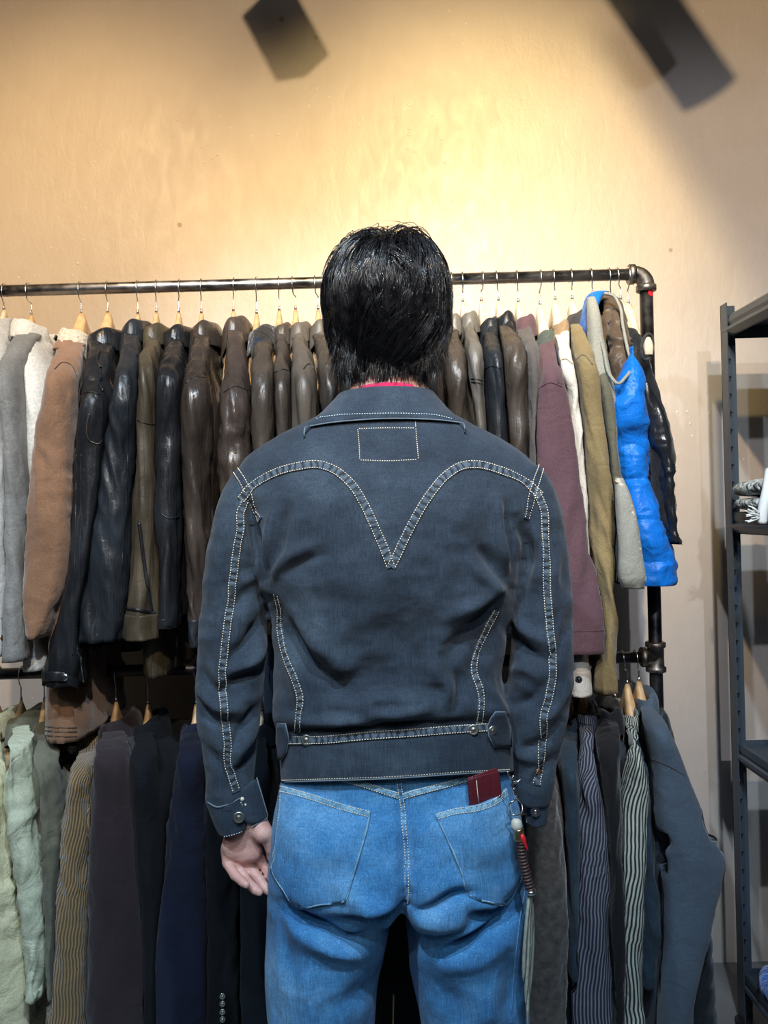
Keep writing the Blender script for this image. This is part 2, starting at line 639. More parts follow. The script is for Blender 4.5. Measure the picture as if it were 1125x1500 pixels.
# ================================================================ hangers
def hanger(px, topy, which, label, mat='wood', lean=0., slope=.15, group=None, hw=.0065, half=.115):
    """wooden hanger: steel hook over the rail, curved wooden arms along the Y axis"""
    z = zT if which == 'up' else zB
    hook = P(px, 420 if which == 'up' else 985, RY - .014)
    x = hook[0]
    wt = P(px + lean, topy, RY)
    xw, zw = wt[0], wt[2]
    h = thing('clothes_hanger', label, 'hanger', (x, RY, z), group)
    r = rR + .003
    pts = []
    for k in range(15):
        a = math.radians(-40 + 205 * k / 14)   # from the back, over the top, down the front
        pts.append((x, RY + r * math.cos(a), z + r * math.sin(a)))
    pts += [(x + (xw - x) * .15, RY - r * .93, z - .016), (x + (xw - x) * .4, RY - r * .45, z - .028), (xw, RY, min(zw + .03, z - .03)), (xw, RY, zw + .012), (xw, RY, zw - .01)]
    MB().tube(smooth_path(pts, 40), .0016, 8).build('hook', M['steel'], h)
    MB().lathe((xw, RY, zw - .002), (0, 0, 1), [(0, .0035), (.004, .0035), (.006, .0026), (.009, .002)], 12).build('ferrule', M['steel'], h)
    # wooden body, swept along Y as an arc that is tall at the neck
    V = []; n = 33; na = 14
    for i in range(n):
        s = -1 + 2 * i / (n - 1)
        y = RY + s * half
        zc_top = zw - slope * (abs(s) ** 1.25) * 1.3 - .012 * (1 - math.exp(-(s * 14) ** 2))
        hgt = .018 + .022 * math.exp(-(s * 9) ** 2)
        wx = hw * (1 + .9 * abs(s) ** .7)
        for k in range(na):
            a = 2 * PI * k / na
            zz = math.sin(a)
            wxx = wx * (1.35 if zz < 0 else 1) 
            V.append((xw + (wxx) * np.sign(math.cos(a)) * abs(math.cos(a)) ** .7, y, zc_top - hgt + hgt * np.sign(zz) * abs(zz) ** .8))
    Fc = [[i * na + k, i * na + (k + 1) % na, (i + 1) * na + (k + 1) % na, (i + 1) * na + k] for i in range(n - 1) for k in range(na)]
    Fc += [list(range(na))[::-1], [(n - 1) * na + k for k in range(na)]]
    mk('arms', V, Fc, M[mat], h)
    return h


# ================================================================ garments on the rails
SD = [0]


def row(l, r, py, Y, hd, pyr=None):
    a = P(l, py, Y); b = P(r, py if pyr is None else pyr, Y)
    return ((a + b) / 2, (b - a) / 2, np.array([0, hd, 0]))


def collar_part(parent, mat, cx, cy, w, back=1, fall=.055, stand=.03, tip=.03, Yc=RY, ry=.07, z_drop=.02, name='collar', arc=2.75, th=.004, droop=.0):
    """folded shirt-type collar round the hanger neck; back = +1 when the nape is on the +X side"""
    c = P(cx, cy, Yc - ry * .6)
    zt = c[2]
    cxw = c[0] - back * 0.0
    rx = w / 2 / F * Yc
    n = 56; prof = []
    V = []
    for i in range(n):
        s = -1 + 2 * i / (n - 1)
        ph = s * arc                       # 0 at the nape
        ap = abs(s)
        zz = zt - z_drop * (1 - math.cos(ph)) / 2 - droop * ap ** 3
        fl = fall + tip * max(0, (ap - .55) / .45) ** 1.5
        pr = [(-.004, -stand), (-.003, -stand * .4), (-.001, -.008), (.004, 0), (.010, -.003), (.015, -.014), (.018, -fl * .5), (.0215, -fl * .85), (.024, -fl)]
        for (dr, dz) in pr:
            V.append((cxw + back * math.cos(ph) * (rx * .72 + dr), Yc + math.sin(ph) * (ry + dr), zz + dz + .002 * math.sin(ph * 5 + cx)))
    m = 9
    Fc = [[i * m + k, i * m + k + 1, (i + 1) * m + k + 1, (i + 1) * m + k] for i in range(n - 1) for k in range(m - 1)]
    UV = []
    for i in range(n - 1):
        for k in range(m - 1):
            for (a, b2) in ((i, k), (i, k + 1), (i + 1, k + 1), (i + 1, k)):
                UV.append((a * .006, b2 * .01))
    return mk(name, V, Fc, mat, parent, uv=UV, mods=[('SOLIDIFY', {'thickness': th, 'offset': 0}), ('SUBSURF', {'levels': 1, 'render_levels': 1})])


def garment(name, label, cat, mat, hook, col, body, sleeve, cmat=None, colw=34, back=1, hdY=.185, e=2.5, fold=None, sfold=None,
            collar=True, top='up', cuff=None, hemband=None, slv_d=.045, Ys=1.665, group=None, far=True, fall=.055, tip=.03,
            shy=None, smat=None, sl_bottom='hem', res=1.0, zd=.02, ry=.07, shw=None, stand=.03, shrows=None):
    """a garment hung side-on. col: (px,py) of the collar top. body: rows (l,r,py) seen at its near side,
    sleeve: rows (l,r,py) of the near sleeve. hook: px of the hook on the rail."""
    SD[0] += 1
    seed = SD[0]
    fold = fold or drape()
    sfold = sfold or fold
    Yn = RY - hdY + .02
    z = zT if top == 'up' else zB
    base = P(col[0], col[1] + 50, RY)
    t = thing(name, label, cat, (base[0], RY, P((body[-1][0] + body[-1][1]) / 2, body[-1][2], Yn)[2]), group)
    # body rows: neck, slope of the shoulders, trunk
    nk = P(col[0], col[1] + 16, RY)
    first = row(body[0][0], body[0][1], body[0][2], Yn, hdY)
    f0 = first[0]; fa = np.linalg.norm(first[1])
    rows = []
    nw = (colw * .5) / F * RY * .62
    for tt, dz, dh in ((0, 0, .30), (.25, .14, .48), (.55, .42, .74), (.8, .72, .90), (.95, .9, .97)):
        c = np.array([nk[0] * (1 - tt) + f0[0] * tt, RY, nk[2] * (1 - dz) + f0[2] * dz])
        rows.append((c, np.array([nw * (1 - tt) + fa * tt, 0, 0]), np.array([0, hdY * dh, 0])))
    for (l, r, py) in body:
        c, a, b_ = row(l, r, py, Yn, hdY)
        c = c.copy(); c[1] = RY
        rows.append((c, a, b_))
    V, Fc, UV = loft(rows, int(84 * res), int(64 * res), e, fold, seed)
    bo = mk('body', V, Fc, mat, t, uv=UV)
    smat = smat or mat
    if sleeve:
        rs = []
        l0, r0, y0 = sleeve[0]
        m0 = (l0 + r0) / 2; w0 = (r0 - l0) / 2
        ca, cb = col[0], col[1] + 24
        for u in (0, .2, .42, .64, .84):
            cw = colw * .30 * (1 - u) + w0 * u
            cx_ = ca + (m0 - ca) * u
            rs.append(row(cx_ - cw, cx_ + cw, cb + (y0 - cb) * u ** 1.25, RY - .07 + (Ys - RY + .07) * u ** .85, .022 + (slv_d - .022) * u))
        for i, (l, r, py) in enumerate(sleeve):
            rs.append(row(l, r, py + (6 if i == 0 else 0), Ys - .01, slv_d))
        V, Fc, UV = loft(rs, int(80 * res), int(40 * res), 2.2, sfold, seed + 50, bottom=sl_bottom)
        mk('sleeve', V, Fc, smat, t, uv=UV)
        if far:
            V2 = V.copy(); V2[:, 1] = 2 * RY - V2[:, 1]
            mk('sleeve', V2, [f[::-1] for f in Fc], smat, t)
        if cuff:
            h, grow, cm = cuff
            (l, r, py) = sleeve[-1]
            l1, r1, p1 = sleeve[-2]
            for sgn in (0, 1):
                rr = []
                for k in range(6):
                    q = k / 5
                    g = grow * (1 if 0 < k < 5 else .5)
                    yy = py - h + (h + 2) * q
                    f_ = (yy - p1) / (py - p1)
                    ll, r_ = l1 + (l - l1) * f_, r1 + (r - r1) * f_
                    rr.append(row(ll - g, r_ + g, yy, Ys - .01, slv_d + .002))
                V3, F3, U3 = loft(rr, 14, 40, 2.2, sfold, seed + 50)
                if sgn:
                    V3[:, 1] = 2 * RY - V3[:, 1]
                    F3 = [f[::-1] for f in F3]
                mk('cuff', V3, F3, cm, t, uv=None if sgn else U3)
                if not far:
                    break
    if hemband:
        h, grow, cm = hemband
        l, r, py = body[-1]; l1, r1, p1 = body[-2]
        rr = []
        for k in range(6):
            q = k / 5
            g = grow * (1 if 0 < k < 5 else .3)
            yy = py - h + (h + 2) * q
            f_ = (yy - p1) / (py - p1)
            c, a, b_ = row(l1 + (l - l1) * f_ - g, r1 + (r - r1) * f_ + g, yy, Yn, hdY + .003)
            c = c.copy(); c[1] = RY
            rr.append((c, a, b_))
        V, Fc, UV = loft(rr, 14, 64, e, fold, seed)
        mk('hem_band', V, Fc, cm, t, uv=UV)
    if collar:
        collar_part(t, cmat or mat, col[0], col[1], colw, back, fall=fall, tip=tip, z_drop=zd, ry=ry, stand=stand)
    return t


def surf_hit(objs, px, py):
    """nearest point of the given objects seen along pixel (px,py)"""
    d = P(px, py, 1.0) - np.array([0, 0, CZ])
    d = Vector(d).normalized()
    best = None
    for bv in objs:
        h = bv.ray_cast(Vector((0, 0, CZ)), d)
        if h[0] is not None and (best is None or h[3] < best[2]):
            best = (np.array(h[0]), np.array(h[1]), h[3])
    return best


def bvh_of(t, names=None):
    out = []
    for o in t.children:
        if o.type == 'MESH' and (names is None or o.name.split('.')[0] in names):
            L = root_loc(o)
            vs = [v.co + L for v in o.data.vertices]
            out.append(BVHTree.FromPolygons(vs, [tuple(p.vertices) for p in o.data.polygons]))
    return out


def on_surface(bv, pts, n=None, off=.001):
    """project a pixel polyline on surfaces; returns points, normals"""
    pp = smooth_path([(p[0], p[1], 0) for p in pts], n or max(6, int(sum(math.dist(a, b) for a, b in zip(pts, pts[1:])) / 3)))
    C, N = [], []
    for p in pp:
        h = surf_hit(bv, p[0], p[1])
        if h is None:
            continue
        nn = h[1]
        vd = h[0] - np.array([0, 0, CZ])
        if np.dot(nn, vd) > 0:
            nn = -nn
        C.append(h[0] + nn * off); N.append(nn)
    return np.array(C), np.array(N)


def piping(parent, bv, pts, r, mat, name='seam', off=.0005, label=None):
    C, N = on_surface(bv, pts, None, off)
    if len(C) > 2:
        return MB().tube(C, r, 6).build(name, mat, parent, label=label)


def button(parent, bv, px, py, r, mat, name='button', dome=.3, label=None):
    h = surf_hit(bv, px, py)
    if h is None:
        return
    n = h[1]
    if np.dot(n, h[0] - np.array([0, 0, CZ])) > 0:
        n = -n
    return MB().lathe(h[0] - n * .001, n, [(0, r * .9), (.0015, r), (.0028, r), (.0036, r * .88), (.0032, r * .7), (.003, r * .45), (.0042, r * .3), (.0046, .0003)], 24).build(name, mat, parent, label=label)
# ================================================================ the garments
L_ = leather
M['greywhite'] = cloth('grey white suede', (.52, .52, .5), .75, 1.15, 200, .0006, .1)
M['paleshirt'] = cloth('pale grey suede', (.66, .65, .6), .8, 1.15, 200, .0006, .1)
M['palegrey'] = cloth('washed grey leather', (.2, .2, .19), .6, 1.5, 200)
M['brownsuede'] = cloth('brown suede', (.25, .135, .075), .9, 1.3, 300, .0008, .3)
M['cream'] = cloth('cream fleece', (.72, .62, .47), .95, 1.1, 110, .006, .4)
M['blacklea'] = L_('black leather', (.011, .012, .014), .3)
M['blacklea2'] = L_('black blue leather', (.013, .016, .020), .36)
M['olivelea'] = L_('olive brown leather', (.048, .038, .024), .4)
M['glossbrown'] = L_('glossy dark brown leather', (.035, .027, .022), .25)
M['crinkle'] = L_('crinkled brown leather', (.05, .037, .03), .3)
M['darkfur'] = cloth('dark fur', (.03, .026, .022), .95, 1.4, 90, .007, .4)
M['brownlea'] = L_('dark brown leather', (.05, .04, .032), .36)
M['taupelea'] = L_('taupe leather', (.09, .075, .06), .42)
M['greylea'] = L_('grey brown leather', (.1, .092, .08), .38)
M['mauve'] = cloth('mauve canvas', (.14, .075, .085), .85, 1.2)
M['greycloth'] = cloth('grey brown cotton', (.12, .105, .095), .85, 1.2)
M['purple'] = cloth('plum canvas', (.135, .07, .082), .85, 1.12)
M['greencord'] = cloth('grey green corduroy', (.1, .12, .1), .9, 1.2, 140, .003)
M['tan'] = cloth('tan corduroy', (.36, .24, .13), .9, 1.2, 140, .003)
M['whitecan'] = cloth('white canvas', (.74, .69, .6), .85, 1.06)
M['darkgrey'] = cloth('dark grey cord', (.055, .05, .047), .9, 1.2, 140, .003)
M['khaki'] = cloth('golden khaki cotton', (.27, .2, .09), .85, 1.25)
M['olive'] = cloth('grey olive cotton', (.14, .13, .085), .85, 1.3)
M['blue'] = cloth('bright blue nylon', (.006, .19, .72), .42, 1.1, 300, .0003, .05, 6, (1, 1, 1), .008)
M['lining'] = cloth('brown nylon lining', (.11, .075, .05), .4, 1.3, 300, .0003)
M['beige'] = cloth('grey beige nubuck', (.36, .35, .29), .8, 1.1)
M['blackknit'] = cloth('black knit', (.012, .012, .014), .85, 1.2, 200, .001)
M['ivory'] = cloth('ivory cotton', (.78, .74, .48), .85, 1.15, 350, .0006, .1, 6, (1, 1, 1), .008)
M['sagepale'] = cloth('pale green cotton', (.64, .69, .5), .85, 1.2, 350, .0006, .1, 6, (1, 1, 1), .008)
M['sage'] = cloth('sage cotton', (.17, .17, .12), .85, 1.4)
M['cordbrown'] = corduroy('golden brown corduroy', (.23, .15, .06))
M['charmaroon'] = cloth('charcoal maroon cotton', (.03, .02, .024), .85, 1.3)
M['greyyoke'] = cloth('dark grey cotton', (.05, .05, .052), .85, 1.3)
M['navy'] = cloth('navy wool', (.012, .018, .042), .92, 1.2, 300, .0008, .05)
M['blackwool'] = cloth('black wool', (.006, .008, .011), .92, 1.2, 300, .0008, .02)
M['darkteal'] = cloth('dark teal wool', (.007, .013, .019), .9, 1.2, 300, .0006, .02)
M['tweed'] = cloth('grey brown tweed', (.1, .09, .08), .95, 1.5, 160, .0015, .3, 60)
M['stripenavy'] = stripes('navy striped cotton', (.025, .032, .055), (.23, .24, .28), .0075, .6)
M['stripewhite'] = stripes('green black striped cotton', (.02, .03, .032), (.55, .58, .5), .0085, .5)
M['darkdenim'] = denim('dark blue denim', (.018, .032, .05), (.03, .055, .08), (.06, .1, .13))
M['bluegrey'] = cloth('blue grey canvas', (.07, .098, .13), .85, 1.15)
M['quilt'] = cloth('black quilted nylon', (.012, .018, .022), .6, 1.2)
M['indigo'] = denim('inky denim', (.012, .017, .03), (.02, .03, .05), (.04, .06, .09))

lea = drape(.0085, 14, .0006, 22, .0012)
crk = drape(.007, 13, .0036, 34, .0012)
sof = drape(.0075, 12, .001, 20, .003)
big = drape(.012, 9, .001, 20, .003)
rum = drape(.009, 12, .005, 20, .004)

# ---- upper rail, from the left
hanger(3, 452, 'up', 'leftmost hanger on the upper rail, carrying the cropped grey white jacket', 'woodpale', 3)
g = garment('suede_jacket', 'grey white suede jacket cut by the left edge, upper rail', 'jacket', M['greywhite'], 3, (4, 466),
            [(-32, 14, 560), (-34, 18, 700), (-36, 20, 940)], [(-30, 10, 545), (-28, 16, 700), (-26, 20, 830), (-24, 15, 958)], None, 36, fold=sof, tip=.01)
bv = bvh_of(g)
piping(g, bv, [(1, 905), (15, 908)], .0012, M['palegrey'], 'cuff_seam')
button(g, bv, 4, 934, .006, M['copper'])
hanger(38, 459, 'up', 'wooden hanger holding the pale grey suede shirt jacket', 'wood', 8)
g = garment('suede_shirt_jacket', 'pale grey suede shirt jacket with a standing collar beside the brown coat', 'jacket', M['paleshirt'], 38, (42, 466),
            [(20, 76, 560), (22, 72, 700), (28, 64, 850), (30, 64, 982)], [(2, 30, 545), (10, 36, 640), (15, 42, 760), (14, 44, 870), (14, 40, 965)], M['paleshirt'], 52, fold=sof, tip=.02, smat=M['palegrey'], back=-1, fall=.045)
hanger(115, 457, 'up', 'wide wooden hanger under the cream fleece collar', 'wood', 4, hw=.012)
g = garment('suede_coat', 'brown suede coat with cream fleece collar and three-stitched hem', 'coat', M['brownsuede'], 115, (112, 480),
            [(84, 118, 570), (76, 117, 700), (62, 119, 900), (50, 122, 1086)], [(74, 112, 545), (57, 108, 640), (45, 105, 760), (38, 96, 860), (44, 68, 932)], M['cream'], 52, fold=sof, sfold=drape(.006, 12, .003, 30, .003), tip=.02, back=-1)
collar_part(g, M['brownsuede'], 108, 494, 56, -1, fall=.03, tip=.03, name='collar_facing')
bv = bvh_of(g)
for yy in (1064, 1070, 1077):
    piping(g, bv, [(64, yy), (90, yy + 2), (112, yy + 2)], .0012, M['crinkle'], 'hem_stitching')
piping(g, bv, [(80, 541), (92, 531), (104, 535), (112, 552)], .0014, M['crinkle'], 'shoulder_seam')
hanger(155, 456, 'up', 'wooden hanger holding the laced black leather jacket', 'wood', 3, hw=.011)
g = garment('laced_leather_jacket', 'black leather jacket laced at the shoulder with a snap cuff strap', 'jacket', M['blacklea'], 155, (152, 481),
            [(126, 166, 575), (122, 165, 700), (118, 160, 850), (118, 158, 950)], [(122, 164, 575), (112, 162, 660), (108, 152, 760), (98, 136, 860), (76, 126, 950), (68, 122, 1000)], None, 54, fold=lea, tip=.02)
bv = bvh_of(g)
piping(g, bv, [(119, 577), (132, 574), (146, 578)], .0013, M['blacklea'], 'yoke_seam')
for dx in (0, 7):
    piping(g, bv, [(112 + dx, 665), (111 + dx, 760), (109 + dx, 860), (106 + dx, 960)], .0012, M['blacklea2'], 'sleeve_seam')
piping(g, bv, [(146, 515), (143, 528), (148, 540), (142, 531), (147, 552), (144, 560), (150, 574)], .0022, M['blacklea'], 'lacing', .003)
piping(g, bv, [(131, 605), (127, 625), (131, 645), (143, 650), (155, 640)], .0015, M['crinkle'], 'seam')
piping(g, bv, [(114, 920), (117, 950), (119, 985), (122, 1002)], .0028, M['steel'], 'zipper', .002)
C, N = on_surface(bv, [(67, 990), (80, 990), (97, 992), (112, 1004), (124, 1012)], None, .004)
if len(C) > 3:
    b = MB(); ww = np.array([0, 0, .011])
    V = np.concatenate([C + ww * (1 - .0 * np.linspace(0, 1, len(C))[:, None]), C - ww])
    n = len(C)
    mk('cuff_strap', V, [[i, i + 1, n + i + 1, n + i] for i in range(n - 1)], M['blacklea2'], g, mods=[('SOLIDIFY', {'thickness': .004}), ('SUBSURF', {'levels': 1, 'render_levels': 2})])
h = surf_hit(bvh_of(g), 97, 991)
if h:
    MB().lathe(h[0] + np.array([0, -.004, 0]), (0, -1, 0), [(0, .0075), (.003, .0075), (.0045, .005), (.005, .0005)], 20).build('snap_button', M['steel'], g)
hanger(200, 458, 'up', 'wooden hanger with the flared black leather coat', 'wood', 2)
g = garment('flared_leather_coat', 'black leather coat with a wide flared hem between the laced and olive jackets', 'coat', M['blacklea2'], 200, (197, 468),
            [(178, 210, 580), (170, 206, 700), (160, 200, 850), (150, 196, 930)], [(173, 204, 545), (152, 196, 680), (130, 190, 820), (110, 180, 938)], None, 32, fold=lea, slv_d=.04)
bv = bvh_of(g)
piping(g, bv, [(188, 560), (186, 700), (180, 800), (176, 900)], .001, M['blacklea'], 'seam')
hanger(228, 456, 'up', 'wooden hanger with the olive brown leather jacket', 'wood', 1)
g = garment('olive_leather_jacket', 'olive brown leather jacket with black stripe panels, sixth from the left', 'jacket', M['olivelea'], 228, (226, 474),
            [(212, 238, 570), (210, 240, 700), (205, 245, 850), (204, 246, 992)], [(206, 232, 535), (203, 232, 640), (196, 236, 760), (188, 233, 880), (180, 236, 932)], None, 28, fold=lea, cuff=(34, 1, M['olivelea']))
bv = bvh_of(g)
piping(g, bv, [(202, 616), (216, 621), (232, 622)], .0011, M['blacklea'], 'seam')
piping(g, bv, [(183, 890), (205, 894), (228, 898)], .0035, M['blacklea'], 'dark_stripe')
piping(g, bv, [(204, 765), (212, 830), (222, 895)], .004, M['blacklea'], 'dark_stripe')
hanger(262, 456, 'up', 'wooden hanger with the plain black leather jacket', 'wood', 0)
g = garment('black_leather_jacket', 'black leather jacket with a piped elbow between olive and glossy brown jackets', 'jacket', M['blacklea'], 262, (259, 476),
            [(240, 272, 570), (238, 272, 700), (236, 270, 840), (234, 268, 905)], [(234, 268, 545), (231, 268, 640), (231, 264, 760), (236, 260, 860), (232, 264, 915)], None, 32, fold=lea, cuff=(12, 1, M['blacklea']))
bv = bvh_of(g)
piping(g, bv, [(236, 752), (246, 759), (262, 757)], .0014, M['blacklea2'], 'elbow_seam')
piping(g, bv, [(248, 560), (250, 640), (248, 740)], .001, M['blacklea2'], 'sleeve_seam')
hanger(294, 457, 'up', 'wooden hanger with the glossy dark brown jacket', 'wood', 1)
g = garment('glossy_leather_jacket', 'glossy dark brown leather jacket with gathered shoulder, left of the bare gap', 'jacket', M['glossbrown'], 294, (297, 470),
            [(282, 318, 575), (288, 324, 700), (290, 325, 850), (290, 320, 930)], [(270, 308, 560), (271, 306, 680), (276, 304, 820), (281, 300, 942)], None, 32, fold=lea, fall=.06, tip=.04, cuff=(38, 1, M['blacklea2']))
bv = bvh_of(g)
piping(g, bv, [(272, 562), (285, 551), (301, 554)], .0013, M['blacklea'], 'shoulder_seam')
hanger(342, 454, 'up', 'wooden hanger with the crinkled brown jacket', 'wood', 0)
g = garment('crinkled_leather_jacket', 'crinkled brown leather jacket, first to the right of the gap by the glossy one', 'jacket', M['crinkle'], 342, (344, 463),
            [(334, 364, 580), (338, 370, 700), (340, 370, 850), (340, 368, 930)], [(326, 364, 575), (323, 366, 660), (325, 364, 760), (330, 360, 850), (334, 360, 935)], None, 30, fold=crk, fall=.065, tip=.04)
bv = bvh_of(g)
piping(g, bv, [(328, 575), (345, 566), (362, 572)], .0013, M['blacklea'], 'shoulder_seam')
hanger(375, 458, 'up', 'wooden hanger behind the dark fur collar', 'wood', 1)
g = garment('fur_collar_jacket', 'dark brown leather jacket with a dark fur collar and inky blue denim body', 'jacket', M['indigo'], 375, (385, 476),
            [(364, 402, 580), (370, 408, 700), (380, 410, 850), (382, 410, 1044)], [(370, 402, 550), (372, 402, 660), (378, 402, 800), (380, 402, 930)], M['darkfur'], 44, fold=lea, fall=.05, tip=.03, smat=M['brownlea'])
hanger(408, 453, 'up', 'wooden hanger with the slim dark brown jacket', 'wood', 1)
g = garment('slim_leather_jacket', 'slim dark brown leather jacket with a seamed shoulder, right of the fur collar', 'jacket', M['brownlea'], 408, (414, 473),
            [(404, 430, 570), (408, 432, 700), (410, 434, 850), (410, 434, 940)], [(402, 426, 550), (404, 428, 660), (406, 430, 800), (408, 430, 930)], None, 24, fold=lea)
bv = bvh_of(g)
piping(g, bv, [(403, 546), (414, 541), (426, 545)], .0014, M['blacklea'], 'shoulder_seam')
hanger(428, 452, 'up', 'wooden hanger coloured as in warm light, with the taupe leather jacket', 'wood', 5)
g = garment('taupe_leather_jacket', 'taupe leather jacket hanging just left of the person', 'jacket', M['taupelea'], 428, (438, 471),
            [(434, 462, 570), (438, 466, 700), (440, 468, 850), (440, 468, 940)], [(428, 462, 545), (430, 464, 650), (432, 466, 800), (436, 464, 930)], None, 28, fold=lea, fall=.05)
bv = bvh_of(g)
piping(g, bv, [(444, 541), (452, 533), (462, 545)], .0014, M['blacklea'], 'shoulder_seam')
hanger(461, 452, 'up', 'wooden hanger half hidden by the left of the hair', 'wood', 5)
g = garment('brown_leather_jacket', 'brown leather jacket half hidden behind the left of the head', 'jacket', M['taupelea'], 461, (468, 468),
            [(470, 498, 570), (472, 500, 700), (472, 500, 940)], [(468, 494, 540), (472, 499, 650), (474, 502, 800), (476, 500, 930)], None, 30, fold=lea, smat=M['brownlea'])
hanger(500, 452, 'up', 'hanger hidden behind the head, left of the neck', 'wood', 2)
garment('dark_leather_jacket', 'dark brown leather jacket showing as a sliver left of the neck', 'jacket', M['brownlea'], 500, (502, 470),
        [(500, 528, 570), (502, 530, 700), (502, 530, 940)], [(497, 524, 540), (500, 527, 650), (502, 528, 800), (504, 528, 930)], None, 26, fold=lea)
hanger(628, 448, 'up', 'hanger hidden behind the head, right of the neck', 'woodpale', 0)
garment('umber_leather_jacket', 'umber leather jacket showing as a sliver right of the neck', 'jacket', M['glossbrown'], 628, (630, 464),
        [(618, 642, 570), (620, 646, 700), (622, 648, 940)], [(620, 648, 530), (624, 652, 640), (628, 654, 760), (630, 656, 930)], None, 24, fold=lea)
# right of the head
hanger(662, 448, 'up', 'wooden hanger half hidden by the right of the hair', 'woodpale', 0)
g = garment('shadowed_leather_jacket', 'brown leather jacket half hidden behind the right of the head', 'jacket', M['greylea'], 662, (662, 460),
            [(644, 668, 560), (648, 672, 700), (650, 676, 940)], [(652, 682, 525), (656, 686, 640), (660, 690, 760), (662, 690, 930)], None, 24, fold=lea, smat=M['brownlea'])
hanger(678, 441, 'up', 'pale hanger with the grey brown leather jacket', 'woodpale', 0)
g = garment('grey_leather_jacket', 'grey brown leather jacket, first fully seen right of the head', 'jacket', M['greylea'], 678, (684, 456),
            [(684, 706, 540), (690, 712, 700), (696, 716, 940)], [(682, 706, 510), (687, 710, 600), (694, 716, 700), (698, 718, 930)], None, 24, fold=lea)
bv = bvh_of(g)
for d_ in (0, 5):
    piping(g, bv, [(687, 555 + d_), (696, 555 + d_), (706, 558 + d_)], .0012, M['blacklea'], 'sleeve_seam')
hanger(708, 440, 'up', 'pale hanger with the matte black leather jacket', 'woodpale', -3)
g = garment('matte_leather_jacket', 'black leather jacket with seamed sleeve, between two grey brown ones', 'jacket', M['blacklea2'], 708, (715, 464),
            [(712, 740, 540), (718, 744, 700), (722, 748, 940)], [(708, 736, 520), (711, 741, 610), (718, 746, 720), (724, 750, 930)], None, 26, fold=lea)
bv = bvh_of(g)
piping(g, bv, [(711, 540), (722, 536), (734, 541)], .0013, M['blacklea'], 'sleeve_seam')
hanger(728, 439, 'up', 'pale hanger with the shiny charcoal leather jacket', 'woodpale', 2)
g = garment('charcoal_leather_jacket', 'shiny charcoal leather jacket with a round shoulder, left of the mauve collar', 'jacket', M['blacklea'], 728, (737, 456),
            [(740, 770, 540), (746, 776, 700), (750, 780, 940)], [(733, 768, 508), (737, 772, 600), (744, 776, 720), (750, 780, 930)], None, 27, fold=lea, smat=M['brownlea'])
hanger(758, 441, 'up', 'pale hanger with the mauve collared jacket', 'woodpale', 1)
g = garment('mauve_collar_jacket', 'grey brown cotton jacket with a mauve collar', 'jacket', M['greycloth'], 758, (766, 461),
            [(768, 788, 560), (770, 790, 700), (772, 792, 940)], [(765, 786, 515), (767, 788, 600), (769, 790, 720), (770, 792, 930)], M['mauve'], 30, fold=sof, tip=.015)
hanger(793, 445, 'up', 'pale hanger above the grey green corduroy collar', 'woodpale', -2, hw=.009)
g = garment('plum_jacket', 'plum canvas jacket with a grey green corduroy collar', 'jacket', M['purple'], 793, (796, 482),
            [(796, 838, 575), (800, 852, 700), (806, 872, 850), (812, 886, 952)], [(791, 822, 548), (783, 830, 585), (778, 846, 680), (778, 864, 790), (778, 888, 955)], M['greencord'], 32, fold=sof, tip=.06, slv_d=.03, fall=.07, Ys=1.63)
bv = bvh_of(g)
piping(g, bv, [(788, 570), (806, 560), (822, 566)], .0013, M['mauve'], 'shoulder_seam')
for q in ((809, 520, 818, 562), (813, 519, 822, 563)):
    piping(g, bv, [(q[0], q[1]), (q[2], q[3])], .001, M['mauve'], 'yoke_seam')
piping(g, bv, [(800, 926), (840, 925), (884, 923)], .001, M['mauve'], 'hem_stitching')
hanger(812, 438, 'up', 'pale hanger with the white canvas jacket', 'woodpale', 1, hw=.009)
g = garment('white_canvas_jacket', 'white canvas jacket with a tan collar, wedged between plum and khaki', 'jacket', M['whitecan'], 812, (818, 469),
            [(824, 844, 560), (832, 852, 700), (838, 860, 860), (838, 858, 940)], [(812, 841, 530), (822, 850, 590), (832, 855, 680), (838, 858, 850), (832, 861, 1012)], M['tan'], 30, fold=sof, tip=.01, Ys=1.69, cuff=(34, 2, M['whitecan']))
bv = bvh_of(g)
piping(g, bv, [(815, 532), (828, 526), (841, 536)], .0013, M['tan'], 'yoke_seam')
button(g, bv, 848, 995, .007, M['black'], 'snap_button')
hanger(838, 437, 'up', 'pale hanger with the golden khaki jacket', 'woodpale', 0, hw=.009)
g = garment('khaki_jacket', 'golden khaki cotton jacket with a dark grey corduroy collar', 'jacket', M['khaki'], 838, (843, 454),
            [(846, 878, 560), (860, 896, 700), (868, 902, 850), (862, 900, 1016)], [(838, 868, 525), (849, 884, 620), (858, 896, 720), (868, 902, 820), (876, 900, 900), (870, 900, 1010)], M['darkgrey'], 34, fold=drape(.008, 13, .002, 22, .003), tip=.01)
bv = bvh_of(g)
piping(g, bv, [(841, 530), (854, 520), (868, 534)], .0012, M['olive'], 'yoke_seam')
hanger(867, 430, 'up', 'hanger whose hook meets the top of the blue vest', 'woodpale', 1)
g = garment('grey_olive_jacket', 'grey olive cotton jacket seen between khaki jacket and blue vest', 'jacket', M['olive'], 867, (872, 470),
            [(872, 896, 580), (884, 908, 700), (890, 916, 800), (888, 912, 850)], [(868, 890, 560), (882, 902, 660), (890, 912, 760), (892, 912, 850)], None, 20, fold=sof)
bv = bvh_of(g)

